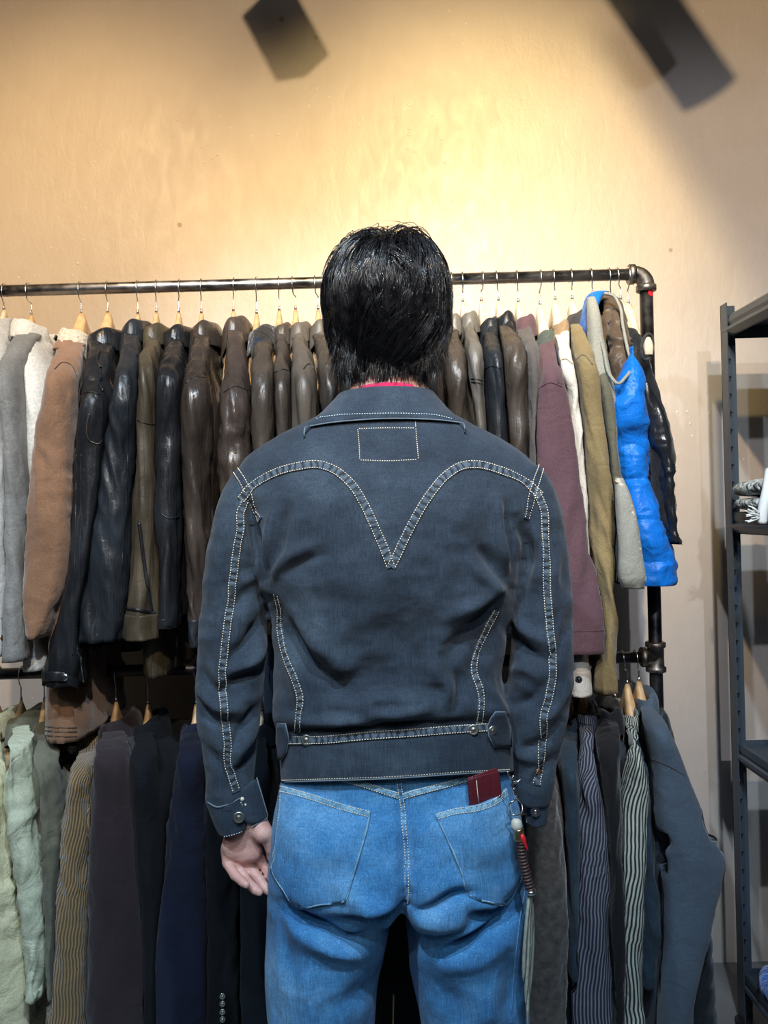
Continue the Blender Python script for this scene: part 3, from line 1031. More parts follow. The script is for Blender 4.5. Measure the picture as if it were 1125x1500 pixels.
# ---- blue down vest
hanger(894, 446, 'up', 'pale hanger behind the blue vest armhole', 'woodpale', 1)
hanger(906, 437, 'up', 'large pale hanger inside the blue vest', 'woodpale', 3, hw=.011, slope=.2)
v = thing('down_vest', 'bright blue down vest with brown lining and grey beige edging', 'vest', (P(925, 560, RY)[0], RY, P(940, 858, 1.7)[2]))


def puff(R, t, th, seed):
    z = R[..., 2]
    q = (P(0, 548, 1.7)[2] - z) / .088
    fr = q - np.floor(q)
    b = np.sqrt(np.abs(np.sin(PI * fr)))
    return .008 * b - .005 + .0035 * ridge((R + 3) * np.array([22, 22, 30])) + .005 * vnoise(R * 11)


Yv = 1.69
rows = [row(889, 918, 556, Yv, .05), row(886, 936, 566, Yv, .1), row(886, 942, 600, Yv, .14), row(889, 947, 650, Yv, .16), row(896, 960, 710, Yv, .17), row(905, 978, 780, Yv, .175),
        row(908, 1000, 830, Yv, .17), row(906, 996, 856, Yv, .165)]
rows = [(c + np.array([0, .12, 0]), a, b_) for c, a, b_ in rows]
V, Fc, UV = loft(rows, 150, 90, 2.5, puff, 3)
mk('shell', V, Fc, M['blue'], v, uv=UV)
# front and back halves rising round the armhole
rows = [row(922, 929, 508, 1.66, .012), row(917, 934, 530, 1.66, .02), row(908, 938, 552, 1.66, .03), row(898, 941, 576, 1.66, .04), row(888, 944, 610, 1.67, .05), row(892, 948, 660, 1.70, .045), row(900, 952, 720, 1.74, .03)]
V, Fc, UV = loft(rows, 50, 40, 2.3, puff, 4)
mk('front_panel', V, Fc, M['blue'], v, uv=UV)
rows = [row(870, 892, 428, 1.78, .012), row(862, 884, 432, 1.775, .03), row(857, 876, 446, 1.76, .04), row(853, 870, 470, 1.74, .04), row(853, 866, 490, 1.72, .03), row(856, 863, 500, 1.72, .01)]
V, Fc, UV = loft(rows, 50, 36, 2.3, drape(.002), 5)
mk('back_panel', V, Fc, M['blue'], v, uv=UV)
rows = [row(860, 872, 436, 1.71, .01), row(859, 877, 456, 1.69, .02), row(860, 884, 500, 1.67, .022), row(866, 894, 545, 1.655, .022), row(877, 902, 585, 1.65, .02), row(886, 903, 620, 1.65, .02), row(893, 903, 650, 1.65, .012), row(897, 902, 664, 1.66, .006)]
V, Fc, UV = loft(rows, 50, 36, 2.4, drape(.003), 6)
mk('side_panel', V, Fc, M['beige'], v, uv=UV, label='grey beige side panel of the vest')
rows = [row(878, 902, 431, 1.84, .01), row(870, 908, 440, 1.83, .03), row(868, 913, 465, 1.82, .05), row(872, 918, 500, 1.8, .06), row(882, 924, 535, 1.78, .06), row(890, 926, 562, 1.77, .05)]
V, Fc, UV = loft(rows, 50, 44, 2.4, crk, 7)
mk('lining', V, Fc, M['lining'], v, uv=UV)
rows = [row(897, 908, 450, 1.78, .01), row(893, 914, 470, 1.75, .016), row(894, 921, 505, 1.72, .02), row(896, 926, 540, 1.70, .02), row(900, 924, 562, 1.70, .015)]
V, Fc, UV = loft(rows, 60, 40, 2.2, drape(.002, 14, .006, 40, .003), 8)
mk('front_lining', V, Fc, M['lining'], v, uv=UV)
MB().tube(smooth_path([P(869, 452, 1.72), P(873, 436, 1.74), P(884, 430, 1.75), P(898, 433, 1.75), P(907, 447, 1.74), P(912, 475, 1.71), P(919, 510, 1.68), P(925, 535, 1.65), P(917, 552, 1.62), P(905, 562, 1.61), P(895, 552, 1.62), P(884, 512, 1.64), P(874, 478, 1.67), P(869, 452, 1.72)], 90), .0035, 8).build('armhole_binding', M['beige'], v)
MB().box(P(874, 457, 1.765) - [.0, .002, 0], P(884, 440, 1.763)).build('maker_label', M['orange'], v, False, [('BEVEL', {'width': .001})], label='small orange label inside the vest')
rows = [row(903, 911, 700, 1.56, .006), row(903, 921, 722, 1.55, .012), row(905, 930, 760, 1.545, .016), row(907, 938, 810, 1.54, .018), row(909, 944, 850, 1.54, .018), row(912, 943, 862, 1.545, .014)]
rows = [(c, a, b_) for c, a, b_ in rows]
V, Fc, UV = loft(rows, 50, 36, 2.6, drape(.003), 9)
mk('hem_facing', V, Fc, M['beige'], v, uv=UV, label='grey beige front facing with a fleece edge')
MB().tube(smooth_path([P(903, 702, 1.55), P(914, 716, 1.545), P(925, 748, 1.535), P(933, 790, 1.53), P(944, 852, 1.53)], 50), .0042 + .0012 * np.sin(np.arange(50) * 1.9), 8).build('fleece_edge', M['cream'], v)

# ---- black vest
hanger(923, 443, 'up', 'rightmost hanger on the upper rail, pale wood, in the black vest', 'woodpale', -3, hw=.013, slope=.34, half=.17)
v = thing('knit_vest', 'black knit vest with leather front, nearest the right post', 'vest', (P(950, 560, RY)[0], RY, P(970, 800, 1.7)[2]))
rows = [row(922, 934, 468, 1.76, .03), row(922, 945, 480, 1.74, .07), row(930, 952, 520, 1.71, .10), row(938, 959, 552, 1.70, .12), row(944, 968, 600, 1.70, .14), row(938, 982, 650, 1.70, .15), row(941, 985, 680, 1.70, .15), row(953, 988, 760, 1.70, .15), row(966, 992, 796, 1.70, .15)]
rows = [(c + np.array([0, .09, 0]), a, b_) for c, a, b_ in rows]
V, Fc, UV = loft(rows, 100, 60, 2.4, lea, 12)
mk('body', V, Fc, M['blackknit'], v, uv=UV)
rows = [row(938, 950, 560, 1.65, .01), row(943, 965, 590, 1.65, .02), row(954, 980, 640, 1.65, .022), row(963, 985, 670, 1.65, .022), row(974, 988, 740, 1.65, .02), row(983, 992, 794, 1.65, .02)]
V, Fc, UV = loft(rows, 70, 40, 2.2, crk, 13)
mk('front_panel', V, Fc, M['blacklea'], v, uv=UV, label='black leather front panel')
ring = [P(948 + 8.5 * math.cos(a) + 2 * math.sin(a), 508 - 19 * math.sin(a), 1.63 + .01 * math.cos(a)) for a in np.linspace(0, 2 * PI, 33)]
MB().tube(ring, .003, 8, False).build('armhole_binding', M['darkgrey'], v)
rows = [row(944, 952, 494, 1.632, .004), row(942, 955, 500, 1.632, .006), row(943, 957, 512, 1.632, .006), row(945, 956, 520, 1.632, .004)]
hh = [o for o in bpy.data.objects if o.name.startswith('clothes_hanger')][-1]
V, Fc, UV = loft(rows, 16, 24, 2.3)
mk('arm_end', V, Fc, M['woodpale'], hh, label='rounded pale wooden tip in the armhole')

# ---- lower rail, from the left
G = garment
hanger(-6, 1022, 'low', 'hanger at the left edge of the lower rail', 'wood', 0)
G('ivory_jacket', 'creamy yellow cotton jacket cut by the left edge, lower rail', 'jacket', M['ivory'], -6, (-14, 1045),
  [(-45, 4, 1160), (-45, 14, 1300), (-45, 24, 1560)], [(-40, 4, 1130), (-34, 16, 1230), (-28, 34, 1340), (-24, 42, 1440), (-20, 38, 1560)], None, 40, top='low', fold=rum, far=False)
hanger(28, 1024, 'low', 'hanger of the pale green jacket on the lower rail', 'wood', 3)
g = G('pale_green_jacket', 'pale green cotton jacket with rumpled sleeves, left of the corduroy', 'jacket', M['sage'], 28, (30, 1040),
      [(34, 62, 1110), (46, 82, 1220), (50, 84, 1350), (44, 74, 1482)], [(20, 40, 1085), (10, 46, 1150), (20, 56, 1220), (34, 68, 1310), (40, 74, 1400), (42, 70, 1452)], M['sage'], 34, top='low', fold=rum, smat=M['sagepale'], far=False)
hanger(62, 1024, 'low', 'hanger of the olive jacket beside the pale green one', 'wood', 3)
G('olive_cotton_jacket', 'dull olive cotton jacket, second from the corduroy jacket', 'jacket', M['sage'], 62, (58, 1052),
  [(66, 90, 1150), (70, 94, 1300), (72, 92, 1480)], [(60, 80, 1110), (66, 90, 1200), (72, 94, 1300), (76, 94, 1450)], None, 26, top='low', fold=rum, far=False)
hanger(128, 1030, 'low', 'hanger of the corduroy jacket', 'wood', 4)
g = G('corduroy_jacket', 'golden brown wide wale corduroy jacket', 'jacket', M['cordbrown'], 128, (132, 1070),
      [(116, 142, 1140), (106, 140, 1300), (104, 140, 1560)], [(108, 137, 1120), (97, 136, 1180), (87, 133, 1260), (80, 132, 1340), (74, 130, 1430), (70, 126, 1560)], None, 30, top='low', fold=sof, far=False)
hanger(168, 1026, 'low', 'hanger of the charcoal maroon jacket', 'wood', 2)
g = G('charcoal_jacket', 'charcoal maroon cotton jacket with a greyer yoke', 'jacket', M['greyyoke'], 168, (166, 1048),
      [(150, 200, 1120), (160, 218, 1300), (160, 228, 1560)], [(142, 186, 1095), (136, 200, 1170), (131, 208, 1300), (128, 216, 1420), (126, 222, 1560)], M['charmaroon'], 46, top='low', fold=sof, smat=M['charmaroon'], far=False)
hanger(215, 1030, 'low', 'hanger of the black wool coat on the lower rail', 'wood', 2)
G('black_wool_coat', 'black wool coat left of the navy coat', 'coat', M['blackwool'], 215, (212, 1050),
  [(200, 238, 1120), (205, 250, 1300), (205, 255, 1560)], [(195, 225, 1100), (200, 238, 1200), (212, 245, 1340), (215, 248, 1560)], None, 34, top='low', fold=sof, far=False)
hanger(285, 1030, 'low', 'hanger of the navy wool coat', 'wood', 2)
g = G('navy_wool_coat', 'navy wool coat behind the left sleeve and cuff', 'coat', M['navy'], 285, (286, 1050),
      [(275, 312, 1120), (275, 318, 1300), (270, 320, 1560)], [(264, 304, 1090), (252, 305, 1180), (236, 308, 1310), (224, 306, 1420), (212, 302, 1560)], None, 40, top='low', fold=big, far=False)
hanger(330, 1030, 'low', 'hanger of the buttoned black coat', 'wood', 2)
g = G('buttoned_coat', 'blackish wool coat with four cuff buttons below the left hand', 'coat', M['blackwool'], 330, (330, 1050),
      [(318, 350, 1120), (320, 352, 1300), (320, 352, 1560)], [(306, 344, 1100), (304, 346, 1200), (306, 346, 1340), (308, 346, 1560)], None, 34, top='low', fold=sof, far=False)
bv = bvh_of(g)
for yy in (1459, 1470, 1482, 1493):
    button(g, bv, 326, yy, .0062, M['oldbrass'])
hanger(383, 1040, 'low', 'wooden hanger tip showing between left sleeve and waist', 'woodpale', 0, hw=.007)
G('teal_black_coat', 'dark teal wool coat right below the left hand', 'coat', M['darkteal'], 383, (378, 1056),
  [(360, 402, 1130), (362, 408, 1300), (364, 410, 1560)], [(350, 392, 1110), (350, 396, 1200), (354, 400, 1340), (356, 402, 1560)], None, 34, top='low', fold=big, far=False)
hanger(590, 1030, 'low', 'hanger of the coat seen between the legs', 'wood', 2)
G('plain_black_coat', 'black wool coat seen between the legs of the jeans', 'coat', M['blackwool'], 590, (590, 1050),
  [(535, 640, 1150), (530, 645, 1300), (525, 650, 1560)], [(550, 610, 1120), (548, 616, 1250), (550, 618, 1560)], None, 34, top='low', fold=sof, far=False)
piping(bpy.data.objects['plain_black_coat'], bvh_of(bpy.data.objects['plain_black_coat']), [(577, 1456), (576.5, 1478), (576, 1502)], .0017, M['brass'], 'zipper', .001, label='short brass zipper')
hanger(800, 1030, 'low', 'hanger of the tweed coat', 'wood', 2)
G('tweed_coat', 'grey brown tweed coat just right of the jeans', 'coat', M['tweed'], 800, (796, 1050),
  [(790, 835, 1150), (790, 838, 1300), (785, 830, 1560)], [(776, 812, 1130), (772, 822, 1230), (768, 830, 1330), (766, 828, 1420), (766, 816, 1560)], None, 34, top='low', fold=sof, far=False)
hanger(835, 1030, 'low', 'hanger of the dark denim jacket', 'wood', 2)
G('dark_denim_jacket', 'dark blue denim jacket between tweed coat and navy striped shirt', 'jacket', M['darkdenim'], 835, (832, 1052),
  [(826, 850, 1140), (828, 852, 1260), (828, 850, 1560)], [(820, 842, 1110), (822, 846, 1180), (826, 846, 1260), (828, 846, 1420)], None, 28, top='low', fold=sof, far=False)
hanger(853, 1010, 'low', 'hanger of the navy striped shirt', 'wood', 1)
g = G('navy_striped_shirt', 'navy shirt with fine pale vertical stripes', 'shirt', M['stripenavy'], 853, (856, 1034),
      [(852, 880, 1140), (852, 892, 1300), (850, 900, 1560)], [(848, 874, 1125), (844, 884, 1190), (841, 892, 1280), (839, 892, 1360), (838, 896, 1450), (842, 894, 1560)], None, 28, top='low', fold=big, far=False, slv_d=.04)
hanger(900, 1020, 'low', 'hanger of the black shirt behind the striped ones', 'wood', 1)
G('black_shirt', 'black cotton shirt between the two striped shirts', 'shirt', M['blackknit'], 900, (894, 1030),
  [(876, 912, 1110), (878, 914, 1300), (880, 914, 1560)], [(872, 905, 1090), (878, 908, 1180), (884, 910, 1300), (886, 912, 1560)], None, 28, top='low', fold=sof, far=False)
hanger(914, 1000, 'low', 'wooden hanger clearly seen above the green striped shirt', 'wood', 5, hw=.009)
g = G('striped_work_shirt', 'green black shirt with bold white stripes and a denim sleeve patch', 'shirt', M['darkdenim'], 914, (924, 1036),
      [(926, 952, 1110), (930, 964, 1200), (934, 974, 1300), (932, 972, 1390), (930, 960, 1440)], [(918, 938, 1100), (908, 948, 1160), (906, 946, 1240), (906, 938, 1330), (904, 936, 1420), (904, 946, 1560)], M['stripewhite'], 22, top='low', fold=big, smat=M['stripewhite'], far=False, slv_d=.035)
hanger(934, 996, 'low', 'rightmost wooden hanger on the lower rail', 'wood', 2, hw=.009)
g = G('blue_grey_coat', 'blue grey canvas coat with a bent sleeve, outermost on the lower rail', 'coat', M['bluegrey'], 934, (944, 1012),
      [(944, 976, 1090), (950, 992, 1200), (955, 1000, 1400), (955, 1000, 1560)], [(944, 975, 1055), (950, 1002, 1120), (956, 1032, 1195), (966, 1057, 1262), (972, 1044, 1330), (970, 1022, 1420), (966, 1006, 1560)], M['bluegrey'], 32, top='low', fold=drape(.006, 10, .0015, 18, .003), far=False, slv_d=.05, tip=.01)
bv = bvh_of(g)
piping(g, bv, [(955, 1112), (975, 1120), (1003, 1136)], .001, M['darkgrey'], 'shoulder_seam')


def quiltf(R, t, th, seed):
    q = R[..., 2] / .055
    return .007 * np.sqrt(np.abs(np.sin(PI * q))) + .002 * vnoise(R * 20)


G('quilted_coat', 'black quilted coat showing below the bent blue grey sleeve', 'coat', M['quilt'], 934, (962, 1040),
  [(968, 1010, 1150), (985, 1040, 1300), (990, 1056, 1420), (990, 1062, 1560)], None, None, 24, top='low', fold=quiltf, far=False)


# ---- neighbouring garments press against each other instead of passing through (contact)
def press(names, cell=.012, passes=2):
    roots = [o for o in bpy.data.objects if o.get('category') in ('jacket', 'coat', 'shirt') and o.parent is None and names(o)]
    G_ = []
    for r in roots:
        ob = []
        for o in r.children:
            L = np.array(root_loc(o))
            v = np.empty(len(o.data.vertices) * 3); o.data.vertices.foreach_get('co', v)
            ob.append([o, v.reshape(-1, 3) + L, L])
        G_.append(ob)
    ylo, zlo, ny, nz = 1.4, 0.0, 64, 165
    for _ in range(passes):
        gr = []
        for ob in G_:
            mn = np.full((ny, nz), 9.); mx = np.full((ny, nz), -9.)
            for o, v, L in ob:
                iy = np.clip(((v[:, 1] - ylo) / cell).astype(int), 0, ny - 1); iz = np.clip(((v[:, 2] - zlo) / cell).astype(int), 0, nz - 1)
                for dy in (-1, 0, 1):
                    for dz in (-1, 0, 1):
                        a = np.clip(iy + dy, 0, ny - 1); b = np.clip(iz + dz, 0, nz - 1)
                        np.minimum.at(mn, (a, b), v[:, 0]); np.maximum.at(mx, (a, b), v[:, 0])
            gr.append((mn, mx))
        for i in range(len(G_)):
            hi = np.full((ny, nz), 9.); lo = np.full((ny, nz), -9.)
            mn, mx = gr[i]; c = (mn + mx) / 2
            for j in range(len(G_)):
                if i == j:
                    continue
                m2, x2 = gr[j]; c2 = (m2 + x2) / 2
                ok = (mx > mn) & (x2 > m2)
                right = ok & (c2 > c) & (mx > m2)
                S_ = np.where(right, (mx + m2) / 2, 9.); S_ = np.where(right, np.clip(S_, c + .15 * (mx - c), np.maximum(c2, c + .16 * (mx - c))), 9.)
                hi = np.minimum(hi, S_)
                left = ok & (c2 < c) & (x2 > mn)
                S_ = np.where(left, (mn + x2) / 2, -9.); S_ = np.where(left, np.clip(S_, np.minimum(c2, c - .16 * (c - mn)), c - .15 * (c - mn)), -9.)
                lo = np.maximum(lo, S_)

            def blur(a, bad):
                for _k in range(2):
                    w_ = (np.abs(a) < 5).astype(float); s_ = np.where(w_ > 0, a, 0)
                    ws, ss = w_.copy(), s_.copy()
                    for ax_ in (0, 1):
                        for d_ in (-1, 1):
                            ws += np.roll(w_, d_, ax_); ss += np.roll(s_, d_, ax_)
                    a = np.where(w_ > 0, ss / np.maximum(ws, 1), bad)
                return a
            hi = blur(hi, 9.); lo = blur(lo, -9.)
            for e in G_[i]:
                v = e[1]
                fy = np.clip((v[:, 1] - ylo) / cell - .5, 0, ny - 1.001); fz = np.clip((v[:, 2] - zlo) / cell - .5, 0, nz - 1.001)
                iy, iz = fy.astype(int), fz.astype(int); ty, tz = fy - iy, fz - iz

                def smp(a, bad):
                    acc = 0; w_ = 0
                    for dy in (0, 1):
                        for dz in (0, 1):
                            q = a[np.clip(iy + dy, 0, ny - 1), np.clip(iz + dz, 0, nz - 1)]
                            ww = (ty if dy else 1 - ty) * (tz if dz else 1 - tz) * (np.abs(q) < 5)
                            acc = acc + ww * q; w_ = w_ + ww
                    return np.where(w_ > .2, acc / np.maximum(w_, 1e-6), bad)
                h_, l_ = smp(hi, 9.), smp(lo, -9.)
                x = v[:, 0].copy()
                x = np.where(x > h_ - .0016, h_ - .0016, x)
                x = np.where((x < l_ + .0016) & (l_ > -5), np.minimum(l_ + .0016, np.maximum(x, np.where(h_ < 5, h_ - .0016, 9))), x)
                v[:, 0] = x
    for ob in G_:
        for o, v, L in ob:
            o.data.vertices.foreach_set('co', (v - L).ravel()); o.data.update()


press(lambda o: o.location.z > .6)
press(lambda o: o.location.z <= .6)
# ================================================================ the person
PX, PYc = P(590, 1300, 1.28)[0], 1.28
person = thing('person', 'person with black shaggy hair seen from behind in dark denim jacket and blue jeans', 'person', (PX, PYc, 0))


# ---- body: distance field of tapered capsules -> one continuous surface
class Field:
    def __init__(s, lo, hi, h):
        s.lo, s.h = np.array(lo, float), h
        s.n = np.ceil((np.array(hi) - s.lo) / h).astype(int) + 1
        s.d = np.full(s.n, .5, dtype=np.float32)

    def sub(s, lo, hi):
        a = np.maximum(((np.array(lo) - s.lo) / s.h).astype(int), 0)
        b = np.minimum(np.ceil((np.array(hi) - s.lo) / s.h).astype(int) + 1, s.n)
        g = [s.lo[k] + s.h * np.arange(a[k], b[k]) for k in range(3)]
        return a, b, g[0][:, None, None], g[1][None, :, None], g[2][None, None, :]

    def put(s, a, b, f, k, cut=False):
        v = s.d[a[0]:b[0], a[1]:b[1], a[2]:b[2]]
        f = f.astype(np.float32)
        if cut:
            f = -f
            h = np.clip(.5 - .5 * (f - v) / k, 0, 1)     # smooth max
            v[...] = v * (1 - (1 - h)) * 0 + (f * (1 - h) + v * h + k * h * (1 - h))
        else:
            h = np.clip(.5 + .5 * (f - v) / k, 0, 1)     # smooth min
            v[...] = f * (1 - h) + v * h - k * h * (1 - h)

    def cap(s, p, q, r0, r1, k=.01, sq=(1, 1, 1), cut=False):
        p, q = np.array(p, float), np.array(q, float)
        m = max(r0, r1) / min(sq) + 4 * k + 3 * s.h
        a, b, X, Y, Z = s.sub(np.minimum(p, q) - m, np.maximum(p, q) + m)
        d = q - p; L2 = (d * d).sum() + 1e-12
        t = np.clip(((X - p[0]) * d[0] + (Y - p[1]) * d[1] + (Z - p[2]) * d[2]) / L2, 0, 1)
        x = (X - p[0] - t * d[0]) * sq[0]; y = (Y - p[1] - t * d[1]) * sq[1]; z = (Z - p[2] - t * d[2]) * sq[2]
        s.put(a, b, np.sqrt(x * x + y * y + z * z) - (r0 + (r1 - r0) * t), k, cut)

    def ell(s, c, r, k=.01, cut=False):
        c, r = np.array(c, float), np.array(r, float)
        m = r + 4 * k + 3 * s.h
        a, b, X, Y, Z = s.sub(c - m, c + m)
        q = np.sqrt(((X - c[0]) / r[0]) ** 2 + ((Y - c[1]) / r[1]) ** 2 + ((Z - c[2]) / r[2]) ** 2)
        g = np.sqrt(((X - c[0]) / r[0] ** 2) ** 2 + ((Y - c[1]) / r[1] ** 2) ** 2 + ((Z - c[2]) / r[2] ** 2) ** 2) + 1e-6
        s.put(a, b, q * (q - 1) / g, k, cut)

    def mesh(s):
        D = s.d
        S = D < 0
        n = np.array(D.shape)
        cs = np.zeros(n - 1, dtype=np.int8)
        for i in (0, 1):
            for j in (0, 1):
                for k in (0, 1):
                    cs += S[i:n[0] - 1 + i, j:n[1] - 1 + j, k:n[2] - 1 + k]
        act = (cs > 0) & (cs < 8)
        idx = np.full(act.shape, -1, dtype=np.int64)
        cells = np.argwhere(act)
        idx[act] = np.arange(len(cells))
        acc = np.zeros((len(cells), 3)); cnt = np.zeros(len(cells))
        for ax in range(3):
            o1, o2 = [k for k in range(3) if k != ax]
            for a in (0, 1):
                for b in (0, 1):
                    c0 = cells.copy(); c0[:, o1] += a; c0[:, o2] += b
                    c1 = c0.copy(); c1[:, ax] += 1
                    v0 = D[tuple(c0.T)]; v1 = D[tuple(c1.T)]
                    m = (v0 < 0) != (v1 < 0)
                    t = np.where(m, v0 / (v0 - v1 + 1e-12), 0)
                    p = c0.astype(float); p[:, ax] += t
                    acc[m] += p[m]; cnt[m] += 1
        V = s.lo + s.h * acc / cnt[:, None]
        Fc = []
        for ax in range(3):
            o1, o2 = [(1, 2), (2, 0), (0, 1)][ax]
            sl0 = [slice(1, -1)] * 3; sl0[ax] = slice(0, -1)
            A = S[tuple(slice(0, n[k] - 1) if k == ax else slice(1, n[k] - 1) for k in range(3))]
            B = S[tuple(slice(1, n[k]) if k == ax else slice(1, n[k] - 1) for k in range(3))]
            for w, flip in ((A & ~B, False), (~A & B, True)):
                e = np.argwhere(w)
                for k in range(3):
                    if k != ax:
                        e[:, k] += 1
                def cell(d1, d2):
                    c = e.copy(); c[:, o1] += d1; c[:, o2] += d2
                    return idx[tuple(c.T)]
                q = np.stack([cell(-1, -1), cell(0, -1), cell(0, 0), cell(-1, 0)], 1)
                if flip:
                    q = q[:, ::-1]
                Fc.append(q)
        Fc = np.concatenate(Fc)
        Fc = Fc[(Fc >= 0).all(1)]
        return V, Fc


def relax(V, Fc, it, w=.5):
    E = np.concatenate([Fc[:, [0, 1]], Fc[:, [1, 2]], Fc[:, [2, 3]], Fc[:, [3, 0]]])
    E = np.concatenate([E, E[:, ::-1]])
    deg = np.bincount(E[:, 0], minlength=len(V)).astype(float) + 1e-9
    for _ in range(it):
        S_ = np.stack([np.bincount(E[:, 0], weights=V[E[:, 1], k], minlength=len(V)) for k in range(3)], 1) / deg[:, None]
        V = V + w * (S_ - V)
        V = V - w * 0
    return V


def normals(V, Fc):
    n = np.cross(V[Fc[:, 2]] - V[Fc[:, 0]], V[Fc[:, 3]] - V[Fc[:, 1]])
    N = np.stack([sum(np.bincount(Fc[:, j], weights=n[:, k], minlength=len(V)) for j in range(4)) for k in range(3)], 1)
    return N / (np.linalg.norm(N, axis=1)[:, None] + 1e-12)


fb = Field((-.42, .98, -.004), (.42, 1.48, 1.75), .0023)
hc = P(567, 452, 1.30)                       # centre of the skull
x0, y0, z0 = hc
# skull, face (looking away, towards +Y)
fb.ell((x0, y0 - .012, z0 + .012), (.077, .094, .088), .02)
fb.ell((x0, y0 + .03, z0 - .035), (.062, .065, .085), .03)
fb.ell((x0, y0 + .062, z0 - .098), (.03, .026, .022), .03)
fb.cap((x0, y0 + .094, z0 - .005), (x0, y0 + .113, z0 - .042), .008, .013, .012)
for sx in (-1, 1):
    fb.ell((x0 + sx * .012, y0 + .104, z0 - .045), (.009, .01, .008), .008)
    fb.ell((x0 + sx * .030, y0 + .093, z0 - .004), (.017, .012, .011), .008, cut=True)
    fb.ell((x0 + sx * .030, y0 + .078, z0 - .004), (.0135, .0135, .0125), .003)
    fb.ell((x0 + sx * .045, y0 + .062, z0 - .035), (.025, .025, .02), .02)
    fb.cap((x0 + sx * .015, y0 + .092, z0 + .014), (x0 + sx * .045, y0 + .082, z0 + .014), .007, .006, .01)
    fb.ell((x0 + sx * .078, y0 + .002, z0 - .02), (.008, .02, .032), .006)
    fb.ell((x0 + sx * .084, y0 + .004, z0 - .018), (.005, .011, .02), .004, cut=True)
fb.cap((x0 - .02, y0 + .09, z0 - .070), (x0 + .02, y0 + .09, z0 - .070), .007, .007, .006, (1, .8, 1))
fb.cap((x0 - .018, y0 + .088, z0 - .079), (x0 + .018, y0 + .088, z0 - .079), .008, .008, .005, (1, .8, 1))
nb = P(570, 620, 1.30)
fb.cap((x0, y0 + .0, z0 - .06), nb, .05, .058, .02)
# trunk
ch = P(572, 760, 1.29); wa = P(577, 960, 1.29); hp_ = P(590, 1200, 1.29)
fb.cap(nb, ch, .06, .095, .04, (.62, 1, 1))
fb.cap(P(470, 700, 1.29), P(680, 690, 1.29), .055, .055, .05)
fb.cap(ch, wa, .09, .08, .05, (.66, 1, 1))
fb.cap(wa, hp_, .08, .1, .05, (.62, 1, 1))
fb.cap(P(510, 1225, 1.29), P(665, 1225, 1.29), .085, .085, .05)
for sx, (hx, kx, ax_) in ((-1, (495, 470, 478)), (1, (685, 702, 706))):
    h_ = P(hx, 1250, 1.29); k_ = P(kx, 1600, 1.28); a_ = P(ax_, 1850, 1.30)
    fb.cap(h_, k_, .078, .052, .04)
    fb.cap(k_, a_, .052, .036, .02)
    fb.cap((k_[0], k_[1] - .02, k_[2] - .1), (k_[0], k_[1] - .012, k_[2] - .2), .042, .035, .03)
    fb.cap((a_[0], a_[1] - .015, .05), (a_[0] + sx * .015, a_[1] + .13, .035), .034, .028, .02, (1, 1, 1))
# arms
sL, eL, wL = P(378, 735, 1.292), P(340, 960, 1.278), P(362, 1190, 1.268)
fb.cap(sL, eL, .040, .032, .03); fb.cap(eL, P(345, 1130, 1.27), .032, .023, .02); fb.cap(P(345, 1130, 1.27), wL, .023, .022, .01)
sR, eR = P(765, 735, 1.292), P(794, 950, 1.276)
wR = P(786, 1172, 1.296)
fb.cap(sR, eR, .040, .032, .03); fb.cap(eR, wR, .032, .022, .02)


def hand(pts, W, palmw=.0125):
    """pts: px,py,Y lists for the wrist, palm corners and the five fingers"""
    for (a, b, r0, r1) in pts['palm']:
        fb.cap(P(*a), P(*b), r0, r1, .009)
    for ch_ in pts['fingers']:
        for i in range(len(ch_) - 1):
            p, q = ch_[i], ch_[i + 1]
            fb.cap(P(*p[:3]), P(*q[:3]), p[3], q[3], .0022)
    return


hand({'palm': [((362, 1194, 1.268), (342, 1250, 1.262), .022, .0125), ((364, 1194, 1.268), (356, 1254, 1.262), .021, .0125), ((366, 1196, 1.266), (370, 1250, 1.262), .02, .012),
               ((352, 1200, 1.266), (336, 1240, 1.258), .018, .013), ((370, 1200, 1.262), (385, 1220, 1.25), .018, .0155), ((340, 1246, 1.262), (372, 1248, 1.262), .0115, .0115)],
      'fingers': [
          [(332, 1244, 1.262, .0098), (333, 1264, 1.256, .0082), (344, 1282, 1.238, .0075), (356, 1292, 1.225, .0069), (361, 1296, 1.221, .0058)],
          [(345, 1249, 1.264, .0100), (350, 1274, 1.260, .0086), (362, 1292, 1.244, .0079), (374, 1303, 1.233, .0072), (380, 1307, 1.230, .0060)],
          [(359, 1251, 1.267, .0100), (368, 1274, 1.267, .0087), (381, 1290, 1.256, .0080), (389, 1301, 1.248, .0073), (393, 1306, 1.245, .0060)],
          [(372, 1247, 1.270, .0098), (383, 1262, 1.275, .0086), (391, 1274, 1.271, .0078), (395, 1283, 1.267, .0070), (396, 1288, 1.265, .0058)],
          [(380, 1208, 1.256, .0150), (391, 1224, 1.252, .0120), (397, 1242, 1.256, .0095), (398, 1254, 1.262, .0078), (398, 1259, 1.265, .0062)]]}, 1)
# right hand, resting forward against the front pocket
wr = wR
for k, (dx, dy, dz, r) in enumerate(((.010, .03, -.045, .0105), (.003, .045, -.05, .011), (-.006, .055, -.05, .011), (-.014, .06, -.045, .0105))):
    m0 = wr + np.array([dx * .6 - .008, dy * .7 + .012, dz * .35]); m1 = wr + np.array([dx - .020, dy + .035, dz * .8]); m2 = m1 + np.array([-.018, .022, -.016]); m3 = m2 + np.array([-.018, .010, -.008])
    fb.cap(wr, m0, .020, .014, .008); fb.cap(m0, m1, .0135, .0100, .006)
    fb.cap(m1, m2, r * .9, r * .82, .002); fb.cap(m2, m3, r * .82, r * .68, .002)
t0_ = wr + np.array([-.018, .03, -.02]); t1_ = t0_ + np.array([-.014, .028, -.02])
fb.cap(t0_, t1_, .015, .0095, .006); fb.cap(t1_, t1_ + np.array([-.006, .018, -.012]), .0095, .0075, .002)
